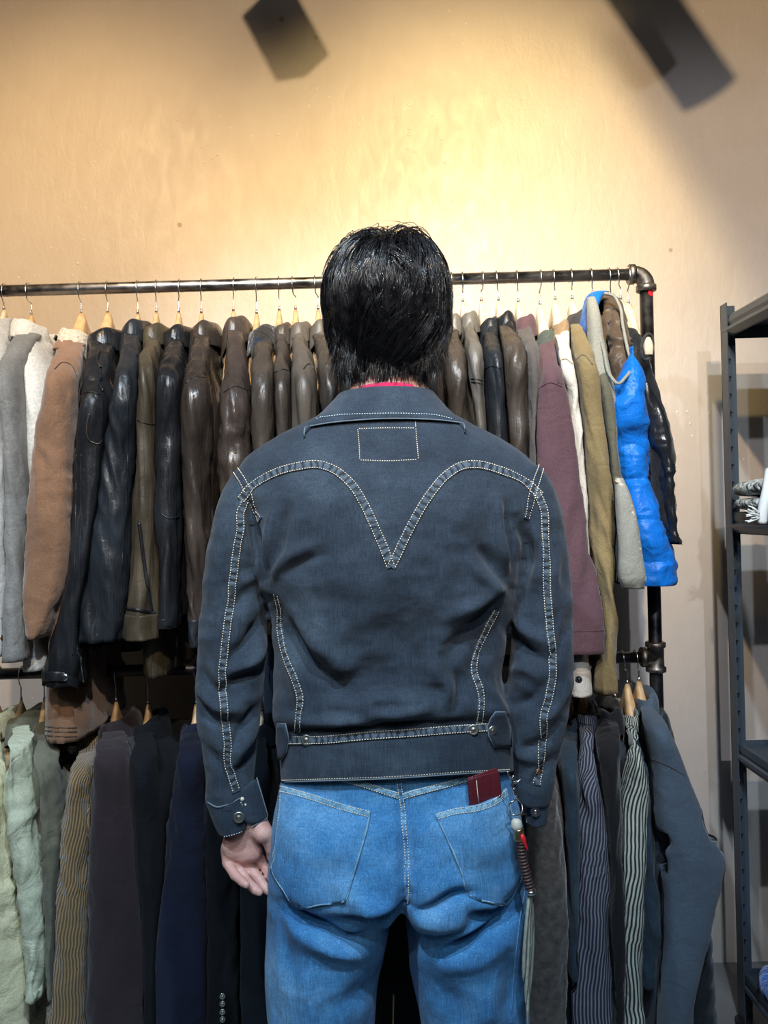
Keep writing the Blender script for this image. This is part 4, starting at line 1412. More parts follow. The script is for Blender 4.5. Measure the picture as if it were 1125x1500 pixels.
V, Fc = fb.mesh()
V = relax(V, Fc, 1, .4)


def skin_mat():
    m, nt, b = base_mat('skin', (.62, .36, .29), .5)
    v = coords(nt)
    n = noise(nt, v, 40, 4)
    col = ramp(nt, n, [(.3, (.56, .27, .22)), (.7, (.72, .43, .35))])
    nt.links.new(col, b.inputs['Base Color'])
    b.inputs['Subsurface Weight'].default_value = .15
    b.inputs['Subsurface Radius'].default_value = (.01, .004, .002)
    bump(nt, b, [(noise(nt, v, 90, 4, .6), .0012)])
    return m


M['skin'] = skin_mat()
mk('body', V, Fc, M['skin'], person)
bodyN = None
# finger nails and ring
M['nail'], _n, _b = base_mat('finger nail', (.75, .5, .45), .3)
b = MB()
ra, rb = P(376, 1252, 1.2715), P(383, 1262, 1.275)
ad = (rb - ra) / np.linalg.norm(rb - ra)
n1 = np.cross(ad, [0, 1., 0]); n1 /= np.linalg.norm(n1); n2 = np.cross(ad, n1)
b.tube([ra + .0108 * (math.cos(t) * n1 + math.sin(t) * n2) for t in np.linspace(0, 2 * PI, 33)], .0011, 8, False)
b.lathe(ra + np.array([-.004, -.0105, 0]), (-.3, -1, 0), [(-.001, .001), (0, .0022), (.001, .0022), (.0018, .001)], 12)
b.build('ring', M['steel'], person, label='thin silver ring with a tiny bead')


# ---- cloth shells from lofts, fused by a voxel remesh
def fuse(lofts, voxel, it):
    vs, fs, n = [], [], 0
    for (V, Fc, _u) in lofts:
        vs.append(V); fs += [[i + n for i in f] for f in Fc]; n += len(V)
    me = bpy.data.meshes.new('tmp'); me.from_pydata(np.concatenate(vs).tolist(), [], fs)
    ob = bpy.data.objects.new('tmp', me); COL.objects.link(ob)
    md = ob.modifiers.new('r', 'REMESH'); md.mode = 'VOXEL'; md.voxel_size = voxel
    dg = bpy.context.evaluated_depsgraph_get()
    ev = ob.evaluated_get(dg); m2 = ev.to_mesh()
    V = np.empty(len(m2.vertices) * 3); m2.vertices.foreach_get('co', V); V = V.reshape(-1, 3)
    Q = np.empty(len(m2.loops), dtype=np.int64); m2.loops.foreach_get('vertex_index', Q)
    Q = Q.reshape(-1, 4)
    ev.to_mesh_clear()
    bpy.data.objects.remove(ob); bpy.data.meshes.remove(me)
    return relax(V, Q, it), Q


def crease(px, py, lines):
    """sum of ridge/groove profiles along pixel polylines (x0,y0,x1,y1,[x2,y2],width,height mm)"""
    out = np.zeros_like(px)
    for ln in lines:
        pts, (w, hgt) = ln[0], ln[1]
        sp = smooth_path([(a, b_, 0) for a, b_ in pts], 16)[:, :2]
        best = np.full(px.shape, 1e9); tb = np.zeros(px.shape)
        sel = (px > sp[:, 0].min() - 4 * w) & (px < sp[:, 0].max() + 4 * w) & (py > sp[:, 1].min() - 4 * w) & (py < sp[:, 1].max() + 4 * w)
        if not sel.any():
            continue
        qx, qy = px[sel], py[sel]
        bb, tt_ = best[sel], tb[sel]
        for i in range(15):
            d = sp[i + 1] - sp[i]; L2 = (d * d).sum() + 1e-9
            t = np.clip(((qx - sp[i, 0]) * d[0] + (qy - sp[i, 1]) * d[1]) / L2, 0, 1)
            r = (qx - sp[i, 0] - t * d[0]) ** 2 + (qy - sp[i, 1] - t * d[1]) ** 2
            m = r < bb
            bb = np.where(m, r, bb); tt_ = np.where(m, (i + t) / 15, tt_)
        env = np.sin(PI * np.clip(tt_ * .86 + .07, 0, 1)) ** .7
        out[sel] += hgt * .001 * env * np.exp(-bb / (w * w))
    return out


def Rw(l, r, py, Y, hd, pyr=None):
    return row(l, r, py, Y, hd, pyr)


def Rt(l, r, py, Y, hd, pyr=None, tilt=.30):
    c, a, b = Rb(l, r, py, Y, hd, pyr)
    return c - np.array([0, 0, tilt * hd]), a, b - np.array([0, 0, tilt * hd])


def Rb(l, r, py, Y, hd, pyr=None):
    k = (Y - hd) / Y
    return row(l, r, 750 + (py - 750) * k, Y, hd, None if pyr is None else 750 + (pyr - 750) * k)


torso = loft([Rw(520, 615, 590, 1.30, .05), Rw(478, 660, 606, 1.302, .07), Rw(440, 695, 624, 1.302, .083), Rw(398, 737, 646, 1.30, .093), Rw(362, 770, 670, 1.297, .103),
              Rw(347, 790, 698, 1.294, .112), Rw(352, 788, 740, 1.288, .12), Rw(366, 776, 800, 1.284, .124), Rw(382, 762, 850, 1.282, .124), Rw(396, 748, 900, 1.283, .12),
              Rw(403, 737, 960, 1.284, .114), Rt(403, 733, 1015, 1.286, .112, 1003, .1), Rt(402, 740, 1052, 1.286, .116, 1036, .2), Rt(407, 744, 1078, 1.286, .110, 1062), Rt(414, 745, 1100, 1.287, .102, 1085), Rt(415, 746, 1136, 1.288, .100, 1120)],
             120, 120, 2.35, bottom='cap')
sleeveL = loft([Rw(375, 410, 676, 1.29, .04), Rw(354, 408, 686, 1.29, .055), Rw(336, 404, 706, 1.288, .064), Rw(322, 400, 740, 1.286, .068), Rw(311, 396, 790, 1.284, .066),
                Rw(302, 390, 850, 1.282, .062), Rw(297, 390, 890, 1.28, .06), Rw(292, 391, 935, 1.276, .059), Rw(289, 389, 970, 1.274, .057), Rw(288, 386, 1005, 1.272, .054),
                Rw(288, 382, 1040, 1.27, .051), Rw(296, 377, 1090, 1.268, .046), Rw(301, 373, 1130, 1.266, .042), Rw(306, 368, 1178, 1.265, .038)], 110, 60, 2.1, bottom='cap')
sleeveR = loft([Rw(728, 764, 674, 1.29, .04), Rw(733, 787, 684, 1.29, .055), Rw(737, 803, 704, 1.288, .064), Rw(742, 818, 740, 1.286, .068), Rw(747, 827, 790, 1.284, .066),
                Rw(751, 834, 850, 1.28, .062), Rw(752, 837, 900, 1.276, .06), Rw(749, 837, 950, 1.272, .058), Rw(744, 836, 1000, 1.27, .055), Rw(741, 832, 1040, 1.272, .052),
                Rw(743, 822, 1090, 1.276, .047), Rw(749, 813, 1130, 1.282, .043), Rw(757, 806, 1172, 1.288, .038)], 110, 60, 2.1, bottom='cap')
V, Q = fuse([torso, sleeveL, sleeveR], .0036, 7)
N = normals(V, Q)
if (N[:, 1] * (V[:, 1] - 1.285)).mean() < 0:
    N = -N; Q = Q[:, ::-1]
px, py = to_px(V)
back = np.clip(-N[:, 1] * 1.6 + .2, 0, 1)
JL = [
    # left shoulder blade and armpit
    ([(366, 735), (374, 790), (392, 842)], (8, -9)), ([(350, 740), (362, 800), (386, 862)], (9, 4)), ([(402, 740), (396, 790), (392, 838)], (9, 6)),
    ([(420, 742), (410, 800), (394, 850)], (8, -4)), ([(392, 856), (420, 820), (462, 796)], (11, 5)), ([(404, 850), (440, 824), (480, 815)], (8, -3)),
    ([(400, 885), (425, 930), (460, 975), (500, 1010)], (13, -9)), ([(430, 905), (470, 950), (520, 985)], (16, 5)), ([(420, 950), (436, 1000), (445, 1055)], (10, 4)),
    ([(455, 960), (500, 925), (560, 890)], (20, 3)), ([(480, 1015), (540, 985), (600, 975)], (18, -4)), ([(470, 840), (540, 860), (600, 850)], (28, 3)),
    ([(500, 1050), (560, 1022), (640, 1030)], (14, 5)), ([(455, 1050), (500, 1046), (560, 1054)], (8, -4)),
    # right
    ([(748, 862), (728, 830), (700, 800)], (11, -8)), ([(738, 868), (712, 850), (690, 828)], (9, 5)), ([(742, 740), (748, 790), (752, 838)], (8, -7)), ([(728, 730), (736, 790), (744, 850)], (9, 6)),
    ([(735, 880), (700, 920), (655, 960)], (16, -10)), ([(740, 905), (712, 950), (690, 990)], (14, -8)), ([(650, 905), (690, 890), (735, 862)], (12, 6)),
    ([(648, 945), (640, 985), (668, 1010)], (14, 6)), ([(668, 985), (672, 1015), (664, 1040)], (7, -6)), ([(652, 1000), (656, 1030)], (8, 5)), ([(600, 1050), (650, 1042), (700, 1044)], (9, -5)),
    ([(700, 1000), (720, 1020), (735, 1060)], (10, 5)), ([(560, 930), (610, 950), (650, 930)], (24, -3)),
    # upper back
    ([(430, 720), (470, 760), (480, 800)], (26, 3)), ([(700, 730), (672, 770), (664, 810)], (24, 3)), ([(572, 860), (574, 940), (578, 1020)], (22, -3)),
    # blousing above the waistband
    ([(412, 1052), (480, 1056), (580, 1046), (680, 1042), (738, 1040)], (10, 7)), ([(415, 1072), (500, 1070), (600, 1062), (735, 1056)], (6, -5)),
    # left sleeve
    ([(384, 905), (362, 940), (340, 962)], (9, -7)), ([(390, 940), (366, 970), (336, 985)], (9, 6)), ([(384, 985), (360, 990), (322, 1010)], (7, -5)), ([(294, 985), (315, 1012), (345, 1022)], (8, -5)),
    ([(290, 1030), (318, 1055), (350, 1062)], (8, -6)), ([(292, 1010), (320, 1036), (352, 1042)], (8, 5)), ([(382, 1030), (360, 1060), (345, 1085)], (8, -5)), ([(378, 1060), (352, 1100), (340, 1130)], (9, 5)),
    ([(300, 1090), (320, 1120), (326, 1160)], (8, -4)), ([(330, 760), (318, 820), (312, 880)], (14, 4)), ([(372, 850), (350, 880), (330, 905)], (12, -4)), ([(382, 820), (366, 850), (352, 860)], (10, 4)),
    ([(340, 1130), (360, 1120), (376, 1100)], (6, -4)),
    # right sleeve
    ([(760, 760), (775, 800), (766, 850)], (9, -6)), ([(772, 765), (790, 800), (784, 860)], (8, 5)), ([(806, 800), (812, 850), (806, 900)], (10, 4)), ([(746, 925), (775, 955), (800, 970)], (8, -7)),
    ([(750, 900), (780, 930), (806, 945)], (9, 5)), ([(748, 985), (770, 980), (790, 995)], (8, 4)), ([(834, 910), (818, 950), (806, 965)], (7, -5)), ([(745, 1035), (775, 1025), (800, 1000)], (9, -4)),
    ([(832, 1000), (815, 1035), (790, 1060)], (9, 5)), ([(822, 1060), (800, 1085), (770, 1095)], (8, -6)), ([(750, 1090), (770, 1110), (790, 1115)], (8, 4)), ([(815, 1110), (795, 1130), (780, 1150)], (7, -4)),
    ([(820, 860), (830, 820)], (9, -3)),
]
D = 2.2 * crease(px, py, JL) * back
pz = V * np.array([1, 1, .8])
D += back * (.0028 * fbm(V * 15 + 5, 3) + .0022 * ridge(V * np.array([17, 17, 22]) + 2, 2) * np.clip((py - 640) / 120, .2, 1))
V = V + N * D[:, None]
V = relax(V, Q, 1, .3)
M['jacketdenim'] = denim('black blue jacket denim', (.017, .025, .037), (.034, .050, .070), (.075, .105, .135), .55, .12, 7)
M['jacketdark'] = denim('jacket denim edge', (.014, .021, .033), (.028, .042, .062), (.055, .08, .11), .5, .1, 9)


def seam_mat(name, lo, hi, pitch=.011):
    m, nt, b = base_mat(name, hi, .85)
    tc = nd(nt, 'ShaderNodeTexCoord')
    sp = nd(nt, 'ShaderNodeSeparateXYZ'); nt.links.new(tc.outputs['UV'], sp.inputs[0])
    n = noise(nt, coords(nt), 60, 2)
    a = nd(nt, 'ShaderNodeMath', operation='MULTIPLY_ADD'); nt.links.new(n, a.inputs[0]); a.inputs[1].default_value = .02; nt.links.new(sp.outputs[0], a.inputs[2])
    q = nd(nt, 'ShaderNodeMath', operation='MULTIPLY'); nt.links.new(a.outputs[0], q.inputs[0]); q.inputs[1].default_value = 2 * PI / pitch
    s_ = nd(nt, 'ShaderNodeMath', operation='SINE'); nt.links.new(q.outputs[0], s_.inputs[0])
    h = nd(nt, 'ShaderNodeMath', operation='MULTIPLY_ADD'); nt.links.new(s_.outputs[0], h.inputs[0]); h.inputs[1].default_value = .5; h.inputs[2].default_value = .5
    col = ramp(nt, h.outputs[0], [(.1, lo), (.75, hi)])
    nt.links.new(col, b.inputs['Base Color'])
    bump(nt, b, [(noise(nt, coords(nt), 200, 2), .0006)])
    return m


M['jseam'] = seam_mat('worn jacket seam', (.016, .024, .034), (.075, .105, .135))
M['jedge'], _n, _b = base_mat('worn jacket edge', (.13, .17, .2), .9)
jk = mk('denim_jacket', V, Q, M['jacketdenim'], person)
JB = BVHTree.FromPolygons([Vector(v) for v in V], Q.tolist())
BV = [JB]


def band(parent, bvs, pts, wmm, mat, name, off=.0015, puck=.0008, worn=True, label=None, flat=False):
    C, N = on_surface(bvs, pts, max(8, int(sum(math.dist(a, b) for a, b in zip(pts, pts[1:])) / 1.5)), off)
    if len(C) < 4:
        return None
    for k in range(3):
        N[1:-1] = (N[:-2] + N[1:-1] * 2 + N[2:]) / 4
        C[1:-1] = (C[:-2] + C[1:-1] * 2 + C[2:]) / 4
    N /= np.linalg.norm(N, axis=1)[:, None]
    T = np.gradient(C, axis=0); T /= np.linalg.norm(T, axis=1)[:, None] + 1e-9
    S_ = np.cross(T, N)
    s = np.concatenate([[0], np.cumsum(np.linalg.norm(np.diff(C, axis=0), axis=1))])
    prof = [(-1, -.0022), (-.96, 0), (-.7, .0003), (-.35, .0007), (0, .0008), (.35, .0007), (.7, .0003), (.96, 0), (1, -.0022)]
    m = len(prof); V = []
    for i in range(len(C)):
        for (a, h) in prof:
            pk = puck * math.sin(2 * PI * s[i] / .011 + 1.5 * math.sin(s[i] * 90)) * (1 - a * a)
            V.append(C[i] + S_[i] * a * wmm * .0005 + N[i] * (h + pk))
    Fc = [[i * m + k, i * m + k + 1, (i + 1) * m + k + 1, (i + 1) * m + k] for i in range(len(C) - 1) for k in range(m - 1)]
    UV = []
    for i in range(len(C) - 1):
        for k in range(m - 1):
            UV += [(s[i], k / m), (s[i], (k + 1) / m), (s[i + 1], (k + 1) / m), (s[i + 1], k / m)]
    mk(name, V, Fc, mat, parent, uv=UV, label=label)
    return C, N, S_, s


STC = []


def stitches(dst, C, N, S_, s, offm, ln=.0026, gap=.0014, r=.0007, lift=.0012):
    """short rounded thread stitches along an offset of a curve"""
    pos = .001
    P_ = C + S_ * offm + N * lift
    while pos + ln < s[-1]:
        a = np.array([np.interp(pos, s, P_[:, k]) for k in range(3)])
        b = np.array([np.interp(pos + ln, s, P_[:, k]) for k in range(3)])
        n = np.array([np.interp(pos + ln / 2, s, N[:, k]) for k in range(3)])
        t = b - a; L = np.linalg.norm(t)
        if L > 1e-5:
            t /= L; sd = np.cross(t, n); 
            mid = (a + b) / 2
            V = [a - n * .0004, b - n * .0004]
            ring = []
            for c, rr in ((a + t * L * .12, r * .8), (mid + n * r * .5, r), (b - t * L * .12, r * .8)):
                ring += [c + sd * rr, c + n * rr, c - sd * rr]
            V = [V[0]] + ring + [V[1]]
            dst.add(V, [[0, 1, 2], [0, 2, 3], [1, 4, 5, 2], [2, 5, 6, 3], [4, 7, 8, 5], [5, 8, 9, 6], [7, 10, 8], [8, 10, 9]])
        pos += ln + gap


def seam(parent, bvs, pts, wmm, name, stitch_off=(.82, -.82), mat=None, thread=None, label=None, dbl=False):
    r = band(parent, bvs, pts, wmm, mat or M['jseam'], name, label=label)
    if r is None:
        return
    C, N, S_, s = r
    st = MB()
    for o in stitch_off:
        stitches(st, C, N, S_, s, o * wmm * .0005)
    if st.n:
        st.build(name + '_stitching', thread or M['thread'], parent)


def stitch_line(parent, bvs, pts, name='stitching', thread=None, offs=(0,), lift=.0006, ln=.0026):
    C, N = on_surface(bvs, pts, max(8, int(sum(math.dist(a, b) for a, b in zip(pts, pts[1:])) / 1.5)), .0)
    if len(C) < 4:
        return
    T = np.gradient(C, axis=0); T /= np.linalg.norm(T, axis=1)[:, None] + 1e-9
    S_ = np.cross(T, N); s = np.concatenate([[0], np.cumsum(np.linalg.norm(np.diff(C, axis=0), axis=1))])
    st = MB()
    for o in offs:
        stitches(st, C, N, S_, s, o, lift=lift, ln=ln)
    if st.n:
        st.build(name, thread or M['thread'], parent)


VL = [(352, 733), (366, 716), (384, 703), (412, 690), (440, 683), (466, 681), (492, 690), (515, 710), (532, 736), (548, 770), (562, 802), (573, 831)]
VR = [(792, 727), (778, 713), (758, 700), (728, 688), (698, 681), (676, 683), (652, 698), (630, 724), (612, 752), (596, 782), (584, 808), (573, 831)]
seam(jk, BV, VL, 14, 'yoke_seam'); seam(jk, BV, VR, 14, 'yoke_seam')
SL = [(358, 733), (352, 752), (353, 775), (348, 800), (341, 850), (336, 895), (331, 935), (327, 970), (326, 1005), (329, 1045), (333, 1085), (335, 1120), (340, 1140), (346, 1160)]
SR = [(786, 722), (796, 745), (798, 790), (801, 840), (803, 880), (805, 920), (809, 960), (809, 990), (804, 1020), (797, 1050), (795, 1080), (792, 1110), (786, 1150), (778, 1160)]
seam(jk, BV, SL, 13, 'sleeve_seam'); seam(jk, BV, SR[:-1], 13, 'sleeve_seam')
seam(jk, BV, [(344, 686), (354, 702), (364, 722), (374, 745), (382, 762)], 12, 'shoulder_seam', mat=M['jacketdark'])
seam(jk, BV, [(792, 682), (787, 700), (781, 722), (774, 745), (770, 760)], 12, 'shoulder_seam', mat=M['jacketdark'])
seam(jk, BV, [(405, 870), (410, 890), (411, 925), (420, 965), (432, 995), (440, 1025), (438, 1050), (436, 1074)], 11, 'side_seam')
seam(jk, BV, [(727, 893), (708, 930), (697, 955), (694, 985), (703, 1010), (704, 1035), (701, 1062)], 11, 'side_seam')
# patch outline on the upper back
for pts in ([(525, 628), (560, 627), (609, 627)], [(524, 628), (526, 650), (527, 673)], [(527, 674), (570, 675), (612, 673)], [(609, 627), (611, 650), (613, 673)], [(608, 612), (609, 627)]):
    stitch_line(jk, BV, pts, 'patch_stitching', lift=.0003, ln=.0022)

# waistband
wl = [Rt(412, 749, 1080, 1.287, .110, 1062), Rt(410, 750, 1088, 1.287, .113, 1071), Rt(410, 751, 1110, 1.287, .114, 1095), Rt(411, 750, 1130, 1.287, .114, 1115), Rt(412, 750, 1149, 1.287, .113, 1133)]
V, Fc, UV = loft(wl, 30, 120, 2.35, drape(.001, 6, 0, 20, .0015), 3, hem=.03)
wb = mk('waistband', V, Fc, M['jacketdenim'], jk)
WB = BVHTree.FromPolygons([Vector(v) for v in V], Fc)
seam(jk, [WB], [(424, 1085), (470, 1084), (540, 1078), (600, 1074), (660, 1069), (738, 1064)], 12, 'waist_seam', (.85, -.85), thread=M['thread'])
hl = [(413, 1146), (470, 1144), (540, 1142), (600, 1139), (670, 1134), (748, 1130)]
stitch_line(jk, [WB], [(a, b_ - 3) for a, b_ in hl], 'hem_stitching')
piping(jk, [WB], [(a, b_ - .3) for a, b_ in hl], .0012, M['jedge'], 'worn_hem_edge')
# side tabs
for sx, poly, bt, nm in ((-1, [(406, 1060), (418, 1060), (423, 1082), (420, 1100), (412, 1113), (407, 1112), (405, 1085)], (416, 1083), 'left'),
                     (1, [(726, 1043), (740, 1043), (748, 1066), (749, 1094), (724, 1094), (716, 1078), (714, 1064), (719, 1052)], (721, 1070), 'right')):
    pp = [surf_hit([WB, JB], min(max(x, 413), 747), y) for x, y in poly]
    ymin = min(h[0][1] for h in pp if h is not None) - .006
    def tab_y(x, y):
        h = surf_hit([WB, JB], min(max(x, 417), 742), y)
        return (h[0][1] if h else 1.2) - .0065 + (max(0, 417 - x) * .0012 if sx < 0 else max(0, x - 742) * .001)
    ring = [P(x, y, tab_y(x, y)) for x, y in poly]
    b = MB()
    ring = np.array(ring); c = ring.mean(0)
    n = len(ring)
    inner = c + (ring - c) * .75
    b.add(np.concatenate([ring, inner, c[None]]), [[k, (k + 1) % n, n + (k + 1) % n, n + k] for k in range(n)] + [[n + k, n + (k + 1) % n, 2 * n] for k in range(n)])
    b.build('side_tab', M['jacketdark'], jk, True, [('SOLIDIFY', {'thickness': .0035, 'offset': 0})])
    rr = np.concatenate([ring, ring[:1]]); MB().tube(rr, .0011, 6).build('tab_edge', M['jedge'], jk)
    q = P(bt[0], bt[1], tab_y(*bt) - .004)
    MB().lathe(q + np.array([0, .004, 0]), (-.75 if sx < 0 else .3, -1, 0), [(0, .006), (.002, .0068), (.004, .0066), (.0044, .005), (.004, .003), (.005, .0018), (.0052, .0002)], 24).build('tab_button', M['oldbrass'], jk)
for bx, by in ((449, 1083), (693, 1068)):
    h = surf_hit([WB], bx, by)
    MB().lathe(h[0] + h[1] * 0, (0, -1, .05), [(0, .007), (.002, .0082), (.0048, .0082), (.0055, .0072), (.005, .0058), (.0048, .0035), (.0058, .0022), (.006, .0002)], 28).build('waist_button', M['oldbrass'], jk)

# collar
cc = P(566, 600, 1.30)
n = 72; V = []
tl, tr = P(497, 576, 1.30), P(634, 576, 1.30)
rxT = (tr[0] - tl[0]) / 2; zT_ = (tl[2] + tr[2]) / 2; xT = (tl[0] + tr[0]) / 2
bl, br = P(452, 623, 1.30), P(674, 622, 1.30)
rxB = (br[0] - bl[0]) / 2; zB_ = (bl[2] + br[2]) / 2; xB = (bl[0] + br[0]) / 2
prof = [(-.10, -.045), (-.09, -.02), (-.06, -.004), (-.02, .001), (.03, -.001), (.12, -.007), (.3, None), (.55, None), (.8, None), (1.0, None)]
for i in range(n):
    s = -1 + 2 * i / (n - 1)
    ph = s * 2.55
    drop = .0
    for (q, dz) in prof:
        qq = max(q, 0)
        rx = rxT * (1 + min(q, 0)) + (rxB - rxT) * qq
        ry = .066 * (1 + min(q, 0)) + (.092 - .066) * qq
        z_lin = zT_ + (zB_ - zT_) * (q ** 1.1 if q > 0 else 0)
        z = zT_ + dz if dz is not None else z_lin
        z -= .05 * max(0, -math.cos(ph) + .1) * (1 + 1.0 * qq) + .004 * (1 - math.cos(ph)) / 2
        if abs(s) > .8:
            z -= .05 * (abs(s) - .8) / .2 * qq
        xx = xT + (xB - xT) * qq
        sn = math.sin(ph)
        vx, vy, vz = xx + rx * sn, 1.30 - ry * math.cos(ph) + .004 * qq, z + (abs(sn) ** 2) * -.006 * qq
        if q > .05 and math.cos(ph) > -.1:
            hh_ = JB.ray_cast(Vector((vx, 1.0, vz)), Vector((0, 1, 0)))
            if hh_[0] is not None:
                vy = min(vy, hh_[0].y - .0065 - .004 * math.sin(PI * min(1, qq)))
        V.append((vx, vy, vz))
m = len(prof)
Fc = [[i * m + k, i * m + k + 1, (i + 1) * m + k + 1, (i + 1) * m + k] for i in range(n - 1) for k in range(m - 1)]
co_ = mk('collar', V, Fc, M['jacketdenim'], jk, mods=[('SOLIDIFY', {'thickness': .004, 'offset': 0}), ('SUBSURF', {'levels': 1, 'render_levels': 2})])
CBV = BVHTree.FromPolygons([Vector(v) for v in V], Fc)
stitch_line(jk, [CBV], [(463, 614), (500, 609), (540, 607), (600, 607), (640, 610), (664, 616)], 'collar_stitching', thread=M['threadj'], lift=.003)
MB().tube(np.array([V[i * m + m - 1] for i in range(n)]) + np.array([0, -.001, 0]), .0012, 6).build('collar_edge', M['jedge'], jk)

# cuffs
CL = loft([Rb(303, 368, 1168, 1.265, .036, 1158), Rb(302, 369, 1176, 1.265, .038, 1166), Rb(308, 371, 1198, 1.264, .038, 1188), Rb(315, 370, 1216, 1.263, .037, 1208), Rb(322, 367, 1230, 1.262, .036, 1219)], 30, 60, 2.4, drape(.001, 10, .0, 20, .001), 5, hem=.05)
mk('cuff', CL[0], CL[1], M['jacketdark'], jk)
CLB = BVHTree.FromPolygons([Vector(v) for v in CL[0]], CL[1])
stitch_line(jk, [CLB], [(326, 1226), (340, 1223), (362, 1215)], 'cuff_stitching', thread=M['threadj'])
piping(jk, [CLB], [(304, 1175), (318, 1182), (334, 1178), (352, 1169)], .0014, M['jedge'], 'worn_cuff_edge')
piping(jk, [CLB], [(323, 1228), (338, 1226), (352, 1221), (366, 1218)], .0013, M['jedge'], 'worn_cuff_edge')
piping(jk, [CLB], [(356, 1172), (364, 1186), (367, 1200), (366, 1217)], .0013, M['jedge'], 'worn_cuff_edge')
stitch_line(jk, [CLB], [(352, 1174), (360, 1190), (363, 1213)], 'cuff_stitching', thread=M['threadj'])
h = surf_hit([CLB], 350, 1196)
MB().lathe(h[0], (0.1, -1, .05), [(0, .0075), (.002, .0088), (.005, .0088), (.006, .0078), (.0054, .0062), (.0052, .0036), (.0062, .0022), (.0064, .0002)], 28).build('cuff_button', M['oldbrass'], jk)
for q in ((355, 1170), (359, 1178)):
    h = surf_hit([CLB], *q)
    if h:
        MB().lathe(h[0], (0, -1, 0), [(0, .003), (.002, .0034), (.0035, .002), (.0036, .0002)], 12).build('worn_thread_knot', M['thread'], jk)
# the open flap of the left cuff
fl = np.array([P(345, 1165, 1.235), P(372, 1140, 1.238), P(376, 1139, 1.24), (P(392, 1193, 1.25)), P(391, 1199, 1.25), P(368, 1212, 1.235), P(350, 1200, 1.228)])
c = fl.mean(0); n = len(fl)
inner = c + (fl - c) * .8
MB().add(np.concatenate([fl, inner, c[None]]), [[k, (k + 1) % n, n + (k + 1) % n, n + k] for k in range(n)] + [[n + k, n + (k + 1) % n, 2 * n] for k in range(n)]).build('cuff_flap', M['jacketdark'], jk, True, [('SOLIDIFY', {'thickness': .004, 'offset': 0}), ('SUBSURF', {'levels': 1, 'render_levels': 1})])
MB().tube(fl[[2, 3, 4, 5]], .001, 6).build('worn_cuff_edge', M['jedge'], jk)
CR = loft([Rb(760, 808, 1152, 1.287, .034, 1150), Rb(766, 807, 1164, 1.288, .035, 1160), Rb(770, 805, 1185, 1.289, .035, 1180), Rb(771, 803, 1200, 1.29, .034, 1193), Rb(772, 800, 1215, 1.29, .032, 1208)], 30, 60, 2.4, drape(.001, 10, .0, 20, .001), 6, hem=.05)
mk('cuff', CR[0], CR[1], M['jacketdark'], jk)
CRB = BVHTree.FromPolygons([Vector(v) for v in CR[0]], CR[1])
piping(jk, [CRB], [(776, 1158), (772, 1170), (771, 1190), (774, 1208), (788, 1214)], .0012, M['jedge'], 'worn_cuff_edge')
h = surf_hit([CRB], 784, 1188)
MB().lathe(h[0], (-.1, -1, .05), [(0, .0065), (.002, .0078), (.004, .0078), (.005, .007), (.0044, .0055), (.0042, .003), (.0052, .002), (.0054, .0002)], 28).build('cuff_button', M['steel'], jk)
h = surf_hit([JB], 788, 1129)
MB().lathe(h[0], (0, -1, 0), [(0, .0045), (.002, .0048), (.0032, .0038), (.0036, .002), (.0037, .0002)], 20).build('rivet', M['copper'], jk)
# pink shirt showing at the nape
M['pink'] = cloth('crimson cotton', (.62, .02, .1), .85, 1.15)
b = MB()
V = []
for i in range(40):
    a = 2 * PI * i / 40
    for (r, dz) in ((.054, -.09), (.058, -.03), (.0585, .012), (.0565, .016), (.054, .012)):
        V.append((P(568, 575, 1.29)[0] + r * 1.0 * math.cos(a), 1.297 + r * 1.08 * math.sin(a), P(568, 575, 1.24)[2] + dz - .012 * (1 + math.sin(a)) / 2 ))
Fc = [[i * 5 + k, i * 5 + k + 1, ((i + 1) % 40) * 5 + k + 1, ((i + 1) % 40) * 5 + k] for i in range(40) for k in range(4)]
mk('tshirt', V, Fc, M['pink'], person)

# ---- jeans
hips = loft([Rb(418, 741, 1120, 1.288, .094, 1106), Rw(415, 743, 1130, 1.288, .100, 1116), Rw(408, 751, 1158, 1.287, .108, 1148), Rw(404, 757, 1182, 1.286, .12, 1172), Rw(400, 764, 1215, 1.284, .132), Rw(397, 769, 1250, 1.282, .138), Rw(395, 771, 1285, 1.282, .136), Rw(395, 771, 1300, 1.284, .125), Rw(402, 766, 1314, 1.286, .10), Rw(430, 740, 1325, 1.288, .05)],
            80, 120, 2.5, bottom='cap')
legL = loft([Rw(402, 570, 1250, 1.284, .10), Rw(394, 585, 1300, 1.283, .118), Rw(392, 577, 1340, 1.284, .116), Rw(391, 562, 1390, 1.284, .112), Rw(392, 554, 1440, 1.284, .108), Rw(396, 549, 1500, 1.284, .105), Rw(402, 542, 1600, 1.284, .1), Rw(408, 536, 1750, 1.286, .095), Rw(410, 532, 1900, 1.29, .095)], 110, 70, 2.3)
legR = loft([Rw(606, 764, 1250, 1.284, .10), Rw(594, 771, 1300, 1.283, .118), Rw(593, 773, 1340, 1.284, .116), Rw(597, 773, 1390, 1.284, .112), Rw(606, 772, 1440, 1.284, .108), Rw(618, 770, 1500, 1.284, .105), Rw(628, 768, 1600, 1.284, .1), Rw(638, 764, 1750, 1.286, .095), Rw(642, 762, 1900, 1.29, .095)], 110, 70, 2.3)
V, Q = fuse([hips, legL, legR], .0038, 8)
N = normals(V, Q)
if (N[:, 1] * (V[:, 1] - 1.285)).mean() < 0:
    N = -N; Q = Q[:, ::-1]
px, py = to_px(V)
back = np.clip(-N[:, 1] * 1.6 + .2, 0, 1)
